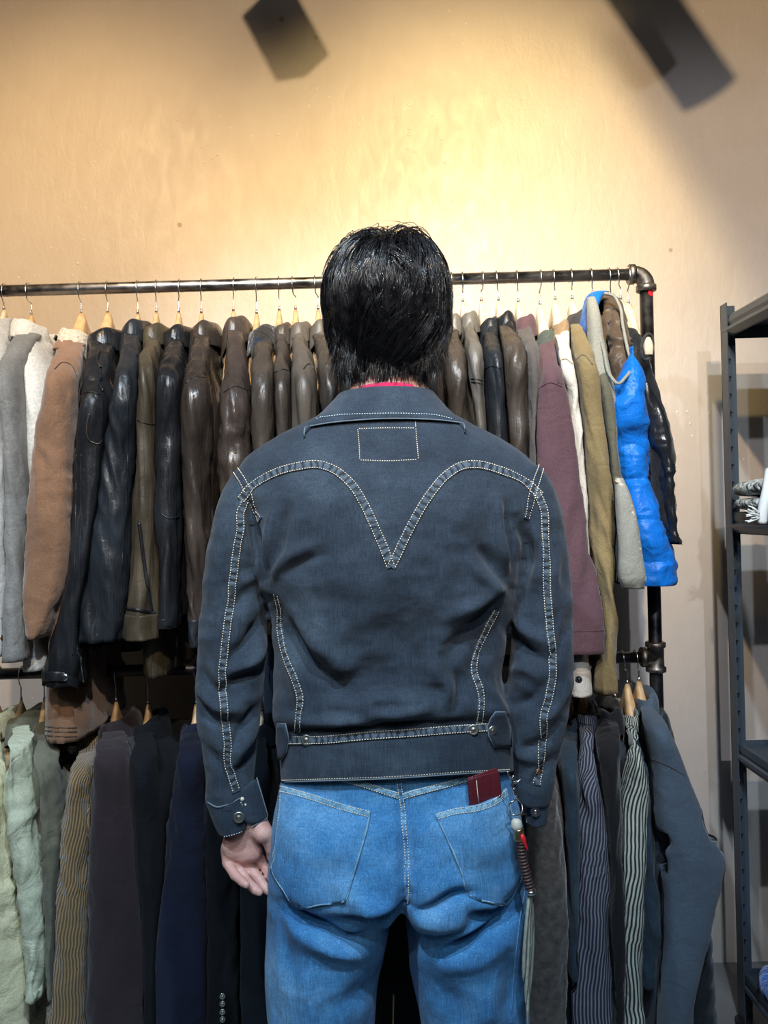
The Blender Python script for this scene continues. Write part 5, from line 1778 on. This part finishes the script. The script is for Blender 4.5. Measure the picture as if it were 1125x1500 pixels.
J2 = [
    ([(592, 1170), (596, 1240), (598, 1330)], (12, -10)), ([(597, 1318), (590, 1355), (586, 1400)], (13, -17)), ([(548, 1350), (575, 1346), (600, 1340)], (9, -7)),
    # below the left seat
    ([(422, 1335), (470, 1362), (520, 1378), (548, 1368)], (9, -15)), ([(415, 1320), (440, 1350), (460, 1362)], (9, -7)), ([(480, 1352), (530, 1348), (570, 1352)], (9, -9)), ([(500, 1340), (540, 1338), (575, 1330)], (8, 5)),
    ([(440, 1370), (490, 1392), (540, 1400)], (14, 7)), ([(500, 1300), (530, 1325), (560, 1330)], (14, 6)),
    # below the right seat
    ([(615, 1338), (640, 1328), (668, 1312), (690, 1308)], (8, -12)), ([(690, 1345), (730, 1340), (765, 1300)], (8, -12)), ([(656, 1392), (690, 1375), (735, 1352), (760, 1335)], (9, -15)), ([(610, 1350), (650, 1352), (690, 1345)], (10, 6)),
    ([(650, 1375), (700, 1362), (740, 1340)], (8, 6)), ([(620, 1400), (670, 1410), (740, 1385)], (18, 6)), ([(700, 1330), (738, 1328), (764, 1300)], (7, 4)),
    # legs
    ([(500, 1470), (530, 1455), (552, 1440)], (16, -6)), ([(440, 1420), (450, 1470), (470, 1520)], (22, 5)), ([(405, 1330), (420, 1400), (440, 1460)], (14, -4)),
    ([(650, 1450), (670, 1480), (660, 1520)], (18, -5)), ([(740, 1400), (752, 1450), (748, 1500)], (14, -5)), ([(700, 1420), (705, 1470), (700, 1530)], (20, 4)),
    ([(425, 1200), (470, 1240), (520, 1250)], (26, 3)), ([(680, 1230), (720, 1250), (750, 1230)], (22, 3)),
]
D = 1.9 * crease(px, py, J2) * back
D += back * (.0026 * fbm(V * 14 + 5, 3) + .0018 * ridge(V * np.array([18, 18, 14]) + 2, 2))
V = V + N * D[:, None]
V = relax(V, Q, 1, .3)
M['jeansdenim'] = denim('faded blue denim', (.022, .115, .30), (.065, .24, .47), (.20, .43, .66), .6, .3, 7)
M['jeansdark'] = denim('jeans seam denim', (.03, .10, .25), (.10, .27, .45), (.26, .46, .62), .5, .3, 30)
M['jeansedge'] = denim('worn jeans edge', (.08, .22, .36), (.22, .42, .55), (.42, .6, .68), .5, .3, 60)
je = mk('jeans', V, Q, M['jeansdenim'], person)
GB = BVHTree.FromPolygons([Vector(v) for v in V], Q.tolist())


def patch(parent, bvs, poly, mat, name, thick=.0018, step=5, bulge=None):
    poly = [Vector(p) for p in poly]
    xs = [p[0] for p in poly]; ys = [p[1] for p in poly]
    pts = list(poly); ed = [(i, (i + 1) % len(poly)) for i in range(len(poly))]
    y = min(ys) + step / 2
    while y < max(ys):
        x = min(xs) + step / 2
        while x < max(xs):
            pts.append(Vector((x, y))); x += step
        y += step
    co2, _e, f, *_r = delaunay_2d_cdt(pts, ed, [list(range(len(poly)))], 1, .01)
    V = []
    for p in co2:
        h = surf_hit(bvs, p[0], p[1])
        tk = thick + (bulge(p[0], p[1]) if bulge else 0)
        if h is None:
            V.append(None)
            continue
        tc_ = np.array([0, 0, CZ]) - h[0]; tc_ /= np.linalg.norm(tc_)
        V.append(h[0] + h[1] * (thick if h[1][1] < 0 else -thick) * (.4 if tk > .004 else 1) + tc_ * (tk - thick))
    ok = [i for i, v in enumerate(V) if v is not None]
    mp = {o: i for i, o in enumerate(ok)}
    Fc = [[mp[i] for i in t] for t in f if all(i in mp for i in t)]
    V = np.array([V[i] for i in ok])
    o = mk(name, V, Fc, mat, parent, mods=[('SOLIDIFY', {'thickness': thick * 1.6, 'offset': 0})])
    return o, BVHTree.FromPolygons([Vector(v) for v in V], Fc)


PL = [(412, 1150), (450, 1160), (500, 1176), (543, 1188), (538, 1215), (528, 1250), (516, 1290), (506, 1320), (470, 1326), (433, 1330), (415, 1305), (399, 1278), (404, 1230), (409, 1190)]
PR = [(637, 1192), (665, 1184), (700, 1178), (725, 1168), (741, 1154), (750, 1190), (759, 1240), (764, 1285), (756, 1305), (742, 1326), (715, 1322), (688, 1313), (676, 1280), (662, 1245), (648, 1215)]


def densify(p, n=6):
    out = []
    for i in range(len(p)):
        a, b_ = p[i], p[(i + 1) % len(p)]
        for k in range(n):
            out.append((a[0] + (b_[0] - a[0]) * k / n, a[1] + (b_[1] - a[1]) * k / n))
    return out


poL, bL = patch(je, [GB], densify(PL), M['jeansdenim'], 'back_pocket')
def lipf(x, y):
    return .019 * np.clip((x - 655) / 28, 0, 1) * np.clip((1270 - y) / 80, 0, 1) ** .8


poR, bR = patch(je, [GB], densify(PR), M['jeansdenim'], 'back_pocket', bulge=lipf)
for bvp, top, sides, rows_ in ((bL, PL[0:4], [PL[3:8], PL[7:10], PL[9:13]], 1), (bR, PR[0:5], [[PR[0]] + PR[14:10:-1], PR[10:13][::-1] + [], PR[8:11][::-1]], 1)):
    seam(je, [bvp], [(a, b_ + 5.5) for a, b_ in top], 9, 'pocket_hem', (.8, -.8), M['jeansedge'], M['thread'])
cL = np.mean(PL, axis=0); cR = np.mean(PR, axis=0)
for bvp, poly, c in ((bL, PL[3:] + PL[:1], cL), (bR, [PR[0]] + PR[:3:-1], cR)):
    for q, r_ in ((.985, .0016),):
        pts = [(c[0] + (x - c[0]) * q, c[1] + (y - c[1]) * q) for x, y in poly]
        piping(je, [bvp, GB], pts, r_, M['jeansedge'], 'pocket_edge')
    for q in (.94, .86):
        pts = [(c[0] + (x - c[0]) * q, c[1] + (y - c[1]) * q) for x, y in poly]
        for a, b_ in zip(pts, pts[1:]):
            stitch_line(je, [bvp], [a, ((a[0] + b_[0]) / 2, (a[1] + b_[1]) / 2), b_], 'pocket_stitching', M['jeansedge'] if q > .9 else M['thread'])
seam(je, [GB], [(584, 1138), (588, 1170), (591, 1200), (594, 1240), (597, 1280), (598, 1322)], 9, 'centre_seam', (.8, -.5), M['jeansdark'])
seam(je, [GB], [(500, 1140), (530, 1148), (560, 1158), (585, 1166)], 9, 'yoke_seam', (.8, -.8), M['jeansedge'])
seam(je, [GB], [(590, 1166), (620, 1158), (650, 1150), (690, 1138)], 9, 'yoke_seam', (.8, -.8), M['jeansedge'])
seam(je, [GB], [(414, 1155), (410, 1200), (406, 1240), (404, 1262), (398, 1274)], 6, 'side_seam', (.7,), M['jeansdark'])
piping(je, [GB], [(772, 1290), (764, 1330), (755, 1400), (748, 1500)], .001, M['jeansdark'], 'side_seam')
# shoes
M['shoe'] = leather('shoe leather', (.02, .015, .012), .35)
for hx in (471, 702):
    k = P(hx, 1880, 1.29)
    rows = []
    for (dy, w, h_) in ((-.07, .02, .02), (-.065, .034, .04), (-.03, .038, .05), (.03, .040, .048), (.09, .046, .038), (.15, .046, .03), (.19, .034, .024), (.205, .015, .014)):
        rows.append((np.array([k[0], k[1] + dy, h_ + .004]), np.array([w, 0, 0]), np.array([0, 0, h_])))
    V, Fc, UV = loft(rows, 40, 32, 2.6, bottom='cap')
    mk('shoe', V, Fc, M['shoe'], person)

# ---- hair
def make_hair():
    r2 = np.random.default_rng(11)
    C = np.array([x0, y0 - .012, z0 + .012])
    R = np.array([.083, .099, .092])
    crown = np.array([.05, -.45, .89]); crown /= np.linalg.norm(crown)
    ns, seg = 760, 14
    Vs, Fs, n = [], [], 0
    for cl in range(ns):
        # clump root on the scalp
        while True:
            d = r2.normal(size=3); d /= np.linalg.norm(d)
            if d[2] > -.8 and not (d[2] < -.55 and d[1] > -.2) and not (d[1] > .45 and d[2] < .35) and not (abs(d[0]) > .9 and d[2] < -.3 and d[1] > 0):
                break
        away = d - crown * np.dot(d, crown)
        L0 = r2.uniform(.075, .135) * (1.0 if d[2] > .2 else 1.3)
        if d[2] < -.35:
            L0 *= .85 if d[2] > -.55 else .62
        layer = r2.uniform(.2, 1)
        cdir = r2.normal(size=3) * .5
        curl = r2.uniform(-1, 1) * 1.6
        lift = r2.uniform(.002, .026)
        if r2.random() < .10 and d[2] > .2:
            lift += .010; L0 *= 1.1
        nst = 16
        swirl = np.cross(d, crown)
        for st in range(nst):
            dd = d + r2.normal(size=3) * .055; dd /= np.linalg.norm(dd)
            p = C + dd * R
            L = L0 * r2.uniform(.8, 1.12)
            a = dd - crown * np.dot(dd, crown)
            na_ = np.linalg.norm(a)
            v = a / (na_ + .1) + .35 * swirl + cdir + r2.normal(size=3) * .07
            if r2.random() < .02:
                v = v + r2.normal(size=3) * .5
            pts = [p]
            h = L / seg
            for k in range(seg):
                t = (k + 1) / seg
                dn = (p - C) / R; rr = np.linalg.norm(dn); un = dn / rr
                g = un / R; g /= np.linalg.norm(g)
                v = v + np.array([0, 0, -1.]) * .26 + curl * .06 * np.cross(g, v)
                v = v - g * np.dot(v, g) * .85
                v /= np.linalg.norm(v)
                want = (1 if d[2] > -.5 else .93) + (lift * (math.sin(min(1, t * 2.2) * PI / 2)) + .004 * layer) / .09
                p = p + v * h
                dn = (p - C) / R; rr = np.linalg.norm(dn)
                below = p[2] < C[2] - .03
                if rr < want or not below:
                    p = C + (p - C) * (1 + (want / rr - 1) * (.75 if not below else .5))
                if below:
                    # hair falls free towards the nape and bends in a little
                    p = p + np.array([(p[0] - C[0]) * .016 * (1 - 1.6 * (p[2] < C[2] - .105)), -(p[1] - C[1]) * .008, -.0016])
                pts.append(p)
            pts = np.array(pts)
            w = np.concatenate([np.linspace(.00055, .0006, 6), np.linspace(.0006, .00012, seg - 5)])
            T = np.gradient(pts, axis=0); T /= np.linalg.norm(T, axis=1)[:, None] + 1e-9
            G = (pts - C); G /= np.linalg.norm(G, axis=1)[:, None]
            S1 = np.cross(T, G); S1 /= np.linalg.norm(S1, axis=1)[:, None] + 1e-9
            G2 = np.cross(S1, T)
            V = np.stack([pts + S1 * w[:, None], pts - S1 * .5 * w[:, None] + G2 * .86 * w[:, None], pts - S1 * .5 * w[:, None] - G2 * .86 * w[:, None]], 1).reshape(-1, 3)
            m = len(pts)
            Vs.append(V)
            i = np.arange(m - 1)[:, None] * 3 + n
            for k in range(3):
                k2 = (k + 1) % 3
                Fs.append(np.concatenate([i + k, i + k2, i + 3 + k2, i + 3 + k], 1))
            n += len(V)
    # short hair on the nape
    for cl in range(330):
        side = cl >= 170
        ph = r2.uniform(-1.45, 1.45) if not side else r2.choice([-1, 1]) * r2.uniform(.7, 1.75)
        zr = r2.uniform(-.108, -.062) if not side else r2.uniform(-.075, -.02)
        rr = (.071 + (zr + .062) * .22) if not side else .0895 + (zr + .02) * .12
        for st in range(15):
            a = ph + r2.normal() * .05
            p = np.array([x0 + math.sin(a) * rr * .98, y0 + .004 - math.cos(a) * rr * 1.04, z0 + zr + r2.normal() * .004])
            out = np.array([math.sin(a), -math.cos(a), 0])
            v = np.array([0, 0, -1.]) + out * r2.uniform(-.05, .28) + r2.normal(size=3) * .16
            v /= np.linalg.norm(v)
            L = r2.uniform(.022, .042) if not side else r2.uniform(.035, .062)
            m = 7
            pts = np.array([p + v * L * k / (m - 1) + out * -.006 * (k / (m - 1)) ** 2 for k in range(m)])
            w = np.linspace(.0006, .00012, m)
            S1 = np.cross(v, out); S1 /= np.linalg.norm(S1); G2 = np.cross(S1, v)
            V = np.stack([pts + S1 * w[:, None], pts - S1 * .5 * w[:, None] + G2 * .86 * w[:, None], pts - S1 * .5 * w[:, None] - G2 * .86 * w[:, None]], 1).reshape(-1, 3)
            Vs.append(V)
            i = np.arange(m - 1)[:, None] * 3 + n
            for k in range(3):
                k2 = (k + 1) % 3
                Fs.append(np.concatenate([i + k, i + k2, i + 3 + k2, i + 3 + k], 1))
            n += len(V)
    return np.concatenate(Vs), np.concatenate(Fs)


mh, nth, bh = base_mat('black hair', (.007, .007, .008), .3)
bh.inputs['Specular IOR Level'].default_value = .75
nh = noise(nth, coords(nth), 60, 3)
nth.links.new(ramp(nth, nh, [(.35, (.004, .004, .005)), (.7, (.012, .012, .013))]), bh.inputs['Base Color'])
nth.links.new(ramp(nth, nh, [(.3, (.18,) * 3), (.7, (.42,) * 3)]), bh.inputs['Roughness'])
V, Fc = make_hair()
hr = mk('hair', V, Fc, mh, person)
# scalp under the strands
V = []; Fc = []
nu, nv = 48, 26
for i in range(nv):
    a = PI * .74 * i / (nv - 1)
    for j in range(nu):
        b_ = 2 * PI * j / nu
        y = -math.cos(b_) * math.sin(a)
        d_ = np.array([math.sin(b_) * math.sin(a), y, math.cos(a)])
        rot = math.radians(24)
        d_ = np.array([d_[0], d_[1] * math.cos(rot) - d_[2] * math.sin(rot), d_[1] * math.sin(rot) + d_[2] * math.cos(rot)])
        V.append(np.array([x0, y0 - .012, z0 + .012]) + d_ * np.array([.0815, .0985, .0925]))
Fc = [[i * nu + j, i * nu + (j + 1) % nu, (i + 1) * nu + (j + 1) % nu, (i + 1) * nu + j] for i in range(nv - 1) for j in range(nu)]
mk('scalp', V, Fc, mh, hr)

# ================================================================ things on the person
M['burgundy'] = leather('burgundy leather', (.11, .014, .02), .36, 1.6)
wl_ = thing('wallet', 'burgundy leather wallet sticking out of the right back pocket', 'wallet', P(712, 1180, 1.155))
h0 = surf_hit([GB], 712, 1175)[0][1]


hA = surf_hit([GB], 690, 1185)[0][1]; hB = surf_hit([GB], 737, 1185)[0][1]


def rbox(name, pl, Y0, Y1, mat, parent, bev=.002, seg=3):
    sl = lambda x: hA + (hB - hA) * (x - 690) / 47 - h0
    A = [P(x, y, Y0 + sl(x)) for x, y in pl]; B = [P(x, y, Y1 + sl(x)) for x, y in pl]
    n = len(pl)
    return MB().add(A + B, [list(range(n)), [n + k for k in range(n)][::-1]] + [[k, n + k, n + (k + 1) % n, (k + 1) % n] for k in range(n)]).build(name, mat, parent, True, [('BEVEL', {'width': bev, 'segments': seg})])


rbox('outer_leaf', [(685, 1141), (731, 1128), (739, 1194), (692, 1210)], h0 - .0145, h0 - .007, M['burgundy'], wl_, .003)
rbox('inner_leaf', [(684, 1139), (728, 1124), (738, 1194), (690, 1208)], h0 - .0058, h0 + .002, M['burgundy'], wl_, .003)
q_ = hA + (hB - hA) * 9 / 47 - .0155
MB().tube([P(698, 1143, q_), P(700, 1165, q_), P(702, 1178, q_)], .0005, 5).build('stitching', M['thread'], wl_)
# pocket mouth over the wallet: the thing slides between pocket and seat, so lift the pocket lip
st = thing('key_strap', 'braided brown key strap with brass bands and pale leather fringe beside the jeans', 'key strap', P(765, 1250, 1.165))
YS = 1.165
MB().tube(smooth_path([P(752, 1136, YS), P(752, 1146, YS), P(750, 1150, YS), P(754, 1158, YS), P(757, 1168, YS), P(761, 1172, YS)], 30), [.0022] * 15 + [.0035] * 8 + [.002] * 7, 10).build('snap_hook', M['steel'], st)
MB().tube(smooth_path([P(755, 1142, YS), P(748, 1139, YS), P(743, 1130, YS)], 10), .0014, 8).build('chain_link', M['steel'], st)
MB().tube(smooth_path([P(753, 1147, YS - .002), P(760, 1144, YS - .003), P(764, 1140, YS)], 8), .0016, 8).build('lever', M['steel'], st)
rc = P(755, 1183, YS)
MB().tube([rc + np.array([.0105 * math.cos(a), .003 * math.sin(a * 2), .0115 * math.sin(a)]) for a in np.linspace(0, 2 * PI, 30)], .0013, 8, False).build('split_ring', M['steel'], st)
ax = (P(764, 1305, YS) - P(757, 1205, YS)); ax /= np.linalg.norm(ax)
M['bone'], _n, _b = base_mat('bone bead', (.6, .55, .45), .4)
MB().lathe(P(756, 1199, YS), ax, [(0, .003), (.003, .007), (.010, .0085), (.016, .0075), (.018, .004)], 20).build('bead', M['bone'], st)
MB().lathe(P(759, 1213, YS), ax, [(0, .007), (.001, .0085), (.003, .0078), (.014, .0078), (.017, .0085), (.018, .007)], 20).build('brass_band', M['brass'], st)
brd = smooth_path([P(762, 1228, YS), P(766, 1260, YS), P(772, 1285, YS), P(777, 1304, YS)], 80)
MB().tube(brd, .0068 + .0009 * np.sin(np.arange(80) * 1.25), 14).build('braided_strap', leather('brown braid', (.045, .022, .018), .45), st)
MB().tube([P(777, 1303, YS), P(778, 1309, YS)], .0078, 16).build('silver_end', M['steel'], st)
MB().tube(smooth_path([P(764, 1222, YS - .006), P(768, 1234, YS - .006), P(773, 1246, YS - .006)], 10), [.002, .0035, .0042, .004, .0035, .003, .0025, .002, .0015, .001], 8).build('red_tassel', M['red'], st)
M['fringe'] = cloth('pale leather', (.4, .42, .34), .8)
b = MB()
for k, (dx, ln, w_) in enumerate(((-4, 128, 3), (-1, 160, 3.2), (2, 190, 3), (4, 118, 2.6), (5, 150, 2.4))):
    top = 1309
    pts = smooth_path([P(777 + dx * .3, top, YS), P(776 + dx, top + ln * .3, YS + .004 * (k - 2)), P(773 + dx * 1.1 + 1.5 * math.sin(k * 2), top + ln * .65, YS + .004 * (k - 2)), P(771 + dx, top + ln, YS + .002 * (k - 2))], 24)
    V = []
    for i, p in enumerate(pts):
        ww = w_ / F * YS * (1 if i < 20 else (24 - i) / 4)
        V += [p + np.array([-ww, .001, 0]), p + np.array([0, -.0012, 0]), p + np.array([ww, .001, 0]), p + np.array([0, .0022, 0])]
    b.add(V, [[i * 4 + j, i * 4 + (j + 1) % 4, (i + 1) * 4 + (j + 1) % 4, (i + 1) * 4 + j] for i in range(23) for j in range(4)])
b.build('fringe', M['fringe'], st)
# ================================================================ shelving
sh = thing('metal_shelving', 'dark metal shelving unit with slotted posts at the right', 'shelf', (.9, 1.95, 0))
XS = P(1069, 750, 1.965)[0]        # outer face of the left posts
YF = 1.995                         # far end of the unit
ztop = P(1064, 449, YF)[2]
th = .0025


def post(x, y, sx, sy):
    b = MB()
    b.box((x, y, 0), (x + sx * th, y + sy * .036, ztop))
    b.box((x, y, 0), (x + sx * .036, y + sy * th, ztop))
    k = MB()
    z = .06
    f = y + (0 if sy > 0 else 0)
    w0, w1 = .010, .021
    while z < ztop - .02:
        k.box((x + sx * w0, y - .0006 - (th if sy < 0 else 0), z), (x + sx * w1, y - (th if sy < 0 else 0), z + .012))
        b.tube([(x + sx * (w0 - .002), y - .001 - (th if sy < 0 else 0), z + .010), (x + sx * (w0 + .001), y - .003 - (th if sy < 0 else 0), z + .013), (x + sx * (w0 + w1) / 2, y - .004 - (th if sy < 0 else 0), z + .0145), (x + sx * (w1 - .001), y - .003 - (th if sy < 0 else 0), z + .013), (x + sx * (w1 + .002), y - .001 - (th if sy < 0 else 0), z + .010)], .0014, 6)
        z += .0445
    nf = len(b.f)
    b.add(np.concatenate(k.v), k.f)
    po = b.build('post', [M['shelf'], M['black']], sh, False)
    po.data.polygons.foreach_set('material_index', [0] * nf + [1] * (len(b.f) - nf))
    MB().tube([(x + sx * .004, y + sy * .018, 0), (x + sx * .004, y + sy * .018, .012)], .02, 12).build('foot', M['black'], sh, False)


W, D = .48, .5
YN = YF - D
for (x, sx) in ((XS, 1), (XS + W, -1)):
    post(x, YF - .004, sx, -1)
    post(x, YN, sx, 1)
for i, py in enumerate((478, 765, 1101, 1437)):
    zz = P(1075, py, 1.97)[2]
    for x, sx in ((XS + .004, 1), (XS + W - .004, -1)):
        b = MB()
        # stepped steel beam running towards the viewer: upper round lip and lower ledge
        prof = [(0, .024), (.004, .026), (.008, .022), (.009, .008), (.006, -.002), (.012, -.006), (.013, -.012), (.004, -.026), (0, -.028)]
        V = []
        for y in (YN + .01, YF - .012):
            for (dx, dz) in prof:
                V.append((x - sx * .004 + sx * (-.0 + (.013 - dx)), y, zz + dz))
        n = len(prof)
        b.add(V, [[k, k + 1, n + k + 1, n + k] for k in range(n - 1)])
        b.build('beam', M['shelf'], sh, False, [('SOLIDIFY', {'thickness': .002, 'offset': 0}), ('BEVEL', {'width': .0008})])
    for y in (YN + .01, YF - .014):
        MB().box((XS + .01, y - .002, zz - .028), (XS + W - .01, y + .002, zz + .024)).build('end_beam', M['shelf'], sh, False)
    MB().box((XS + .014, YN + .012, zz + .002), (XS + W - .014, YF - .016, zz + .012)).build('shelf_board', M['shelf'], sh, False, [('BEVEL', {'width': .001})])
    if i in (1, 3):
        ZSH = (ZSH, zz + .027) if i == 3 else zz + .027


# knitted scarf, folded in two with a fringe over the beam
def knit_mat():
    m, nt, b = base_mat('grey white knit', (.6, .62, .6), .95)
    v = coords(nt)
    vo = nd(nt, 'ShaderNodeTexVoronoi'); vo.inputs['Scale'].default_value = 85
    nt.links.new(v, vo.inputs['Vector'])
    n = noise(nt, v, 34, 1, .5)
    col = ramp(nt, n, [(.42, (.16, .18, .18)), (.5, (.62, .66, .62)), (.7, (.72, .74, .68))])
    nt.links.new(mixc(nt, .6, col, ramp(nt, vo.outputs['Distance'], [(0, (1, 1, 1)), (.8, (.4, .4, .4))]), 'MULTIPLY'), b.inputs['Base Color'])
    inv = ramp(nt, vo.outputs['Distance'], [(0, (1, 1, 1)), (.7, (0, 0, 0))])
    bump(nt, b, [(inv, .006)])
    return m


M['knit'] = knit_mat()
M['yarn'], _n, _b = base_mat('white yarn', (.72, .76, .74), .95)
z1 = ZSH[0]
sc = thing('knitted_scarf', 'folded grey and white patterned knit scarf with white fringe on the second shelf', 'scarf', (XS + .12, 1.8, z1))


def pad(name, x0, x1, y0, y1, z0, z1_, mat, seed, parent, amp=.004):
    n, m = 40, 40
    rows = []
    for k, q in enumerate((0, .03, .08, .2, .4, .6, .8, .92, .97, 1)):
        w = math.sin(PI * q) ** .12 if 0 < q < 1 else .6
        rows.append((np.array([(x0 + x1) / 2, y0 + (y1 - y0) * q, (z0 + z1_) / 2]), np.array([(x1 - x0) / 2 * max(w, .3), 0, 0]), np.array([0, 0, (z1_ - z0) / 2 * max(w, .3)])))
    V, Fc, UV = loft(rows, 50, 44, 3.2, lambda R, t, th, s: amp * fbm(R * 22 + seed), seed, bottom='cap')
    return mk(name, V, Fc, mat, parent, uv=UV)


pad('lower_fold', XS - .036, XS + .25, 1.64, 1.93, z1 + .001, z1 + .036, M['knit'], 1, sc)
pad('upper_fold', XS - .034, XS + .24, 1.67, 1.93, z1 + .034, z1 + .075, M['knit'], 2, sc)
pad('loose_end', XS + .03, XS + .2, 1.70, 1.88, z1 + .07, z1 + .1, M['knit'], 3, sc, .007)
# hanging end
hp = [P(1117, 690, 1.79), P(1112, 720, 1.79), P(1110, 745, 1.80), P(1113, 764, 1.82)]
MB().tube(smooth_path([P(1128, 690, 1.74), P(1124, 718, 1.70), P(1118, 745, 1.70), P(1116, 766, 1.705)], 24), .011, 12).build('hanging_end', M['yarn'], sc)
b = MB()
for k in range(12):
    s0 = P(1112 - k % 3, 752 + k * .7, 1.695)
    e = P(1096 + 5 * math.sin(k * 1.7), 741 + k * 2.2, 1.69 - .004 * (k % 3))
    b.tube(smooth_path([s0, (s0 + e) / 2 + np.array([0, -.003, .003 * math.cos(k)]), e], 8), [.0016] * 7 + [.0008], 6)
b.build('fringe', M['yarn'], sc)
z2 = ZSH[1]
M['bluefluff'] = cloth('blue fleece', (.02, .13, .5), .95, 1.4, 120, .006, .5, 30)
bf = thing('fleece_throw', 'rolled blue fleece throw on the lowest visible shelf', 'throw', (XS + .1, 1.8, z2))
pad('roll', XS - .01, XS + .3, 1.62, 1.92, z2 + .002, z2 + .075, M['bluefluff'], 5, bf, .009)

# ================================================================ ceiling track lights
def spot_fixture(loc, aim, label, r=.045, ln=.2, box=False, name='track_spotlight'):
    loc = np.array(loc, float); aim = np.array(aim, float)
    d = (aim - loc) / np.linalg.norm(aim - loc)
    t = thing(name, label, 'spotlight', (loc[0], loc[1], ZT))
    back = loc - d * ln
    if box:
        up = np.array([0, 0, 1.]); sx = np.cross(d, up); sx /= np.linalg.norm(sx); sz = np.cross(sx, d)
        V = [c + i * sx * r + k * sz * r for c in (back, loc) for i, k in ((-1, -1), (1, -1), (1, 1), (-1, 1))]
        MB().add(V, [[0, 1, 2, 3][::-1], [4, 5, 6, 7], [0, 1, 5, 4], [1, 2, 6, 5], [2, 3, 7, 6], [3, 0, 4, 7]]).build('housing', M['black'], t, False, [('BEVEL', {'width': .003})])
    else:
        MB().lathe(back, d, [(0, r * .6), (.004, r * .95), (ln - .01, r), (ln, r), (ln, r * .85), (ln - .03, r * .6), (ln - .04, .002)], 28).build('housing', M['black'], t)
    mid = (back + loc) / 2
    MB().tube([(mid[0], mid[1], mid[2]), (mid[0], mid[1], ZT - .04)], .008, 10).build('stem', M['black'], t)
    return t


def track(y, x0, x1, label):
    o = MB().box((x0, y - .018, ZT - .04), (x1, y + .018, ZT)).build('light_track', M['black'], None, False)
    tag(o, label, 'light track')


def spot(loc, aim, power, col, size=50, blend=.6, rad=.03):
    d = bpy.data.lights.new('spot', 'SPOT')
    d.energy = power; d.color = col; d.spot_size = math.radians(size); d.spot_blend = blend; d.shadow_soft_size = rad
    o = bpy.data.objects.new('spot_lamp', d)
    COL.objects.link(o)
    loc = Vector(loc); o.location = loc
    o.rotation_euler = (Vector(aim) - loc).to_track_quat('-Z', 'Y').to_euler()
    return o


track(1.35, -1.6, 1.4, 'black ceiling light track nearest the wall')
track(-2.2, -.4, .9, 'short black track added out of view to carry the added rear spotlight')  # added only to hold the extra rear lamp
track(-.9, -1.9, 1.7, 'black ceiling light track furthest behind the viewer')
track(-.05, -1.5, 1.5, 'black ceiling light track right over the viewer')
COOL = (.62, .80, 1.0)
WARM = (1.0, .72, .38)
# warm wall washers on the middle track
track(.62, -1.6, 1.4, 'black ceiling light track above the viewer')
for (x, ax, az, pw, sz, nm, c) in ((.36, .27, 2.0, 185, 58, 'warm wall spotlight above the head', (1., .76, .36)), (-.9, -.84, 1.95, 110, 60, 'warm wall spotlight at the left', (1.0, .68, .33))):
    spot_fixture((x, .62, 2.95), (ax, WY, az), nm, .04, .12)
    spot((x, .63, 2.94), (ax, WY, az), pw, c, sz, 1.0, .035)
# fixtures on the near track that throw shadows on the wall
spot_fixture((-.20, 1.5, 2.80), (-.36, 1.62, 3.08), 'square black spotlight body hanging from the near track', .046, .17, True)
spot_fixture((.51, 1.2, 2.87), (.31, 1.35, 3.22), 'long black cylinder spotlight at the right of the near track', .06, .3)
# spots behind the viewer
for (x, y, ax, az, ay, pw, sz, c, nm) in (
        (-.62, -.05, -.1, 1.1, 1.25, 130, 74, COOL, 'left spotlight just behind the viewer'),
        (.30, -.05, .35, 1.0, 1.5, 130, 76, COOL, 'right spotlight just behind the viewer'),
        (.12, -.9, .05, 1.0, 1.3, 60, 56, COOL, 'middle spotlight behind the viewer'),
        (.2, -2.2, 1.05, 1.35, WY, 190, 34, (.8, .86, 1.0), 'added rear spotlight, unseen, brightening the wall behind the shelving'),  # added lamp, lightens the wall seen through the shelving
        (-1.5, -.9, -.9, 1.1, 1.8, 42, 50, (.8, .88, 1.0), 'leftmost spotlight behind the viewer'),
        (.1, -.9, -.15, 2.75, WY, 240, 88, (1., .74, .46), 'spotlight aimed high at the wall')):
    spot_fixture((x, y, 2.9), (ax, ay, az), nm, .045, .14)
    spot((x, y, 2.9), (ax, ay, az), pw, c, sz, .6, .03)
# unseen soft panel behind the viewer, added for ambient fill
pn = thing('fill_panel', 'white fill light panel added out of view on the ceiling behind the viewer', 'fill light', (0, -1.7, ZT))
MB().box((-.62, -2.02, ZT - .03), (.62, -1.38, ZT)).build('frame', M['white'], pn, False)
d = bpy.data.lights.new('panel', 'AREA'); d.shape = 'RECTANGLE'; d.size = 1.2; d.size_y = .6; d.energy = 25; d.color = (.7, .85, 1.0)
o = bpy.data.objects.new('fill_lamp', d); COL.objects.link(o); o.location = (0, -1.7, ZT - .035)
o.rotation_euler = (math.radians(20), 0, 0)

w = bpy.data.worlds.new('world'); bpy.context.scene.world = w; w.use_nodes = True
w.node_tree.nodes['Background'].inputs[0].default_value = (.05, .055, .06, 1)

cam = bpy.data.cameras.new('camera')
cam.sensor_fit = 'VERTICAL'; cam.sensor_height = 36; cam.sensor_width = 27; cam.lens = F / 1500 * 36
cam.clip_start = .05
co = bpy.data.objects.new('camera', cam); COL.objects.link(co)
co.location = (0, 0, CZ)
from mathutils import Matrix
co.rotation_mode = 'QUATERNION'
co.rotation_quaternion = (Matrix.Rotation(PI / 2, 3, 'X') @ Matrix.Rotation(-ROLL, 3, 'Z')).to_quaternion()
sc_ = bpy.context.scene
sc_.camera = co
sc_.view_settings.view_transform = 'Standard'
sc_.view_settings.look = 'None'
sc_.view_settings.exposure = 0
sc_.view_settings.gamma = 1
sc_.view_settings.use_curve_mapping = False
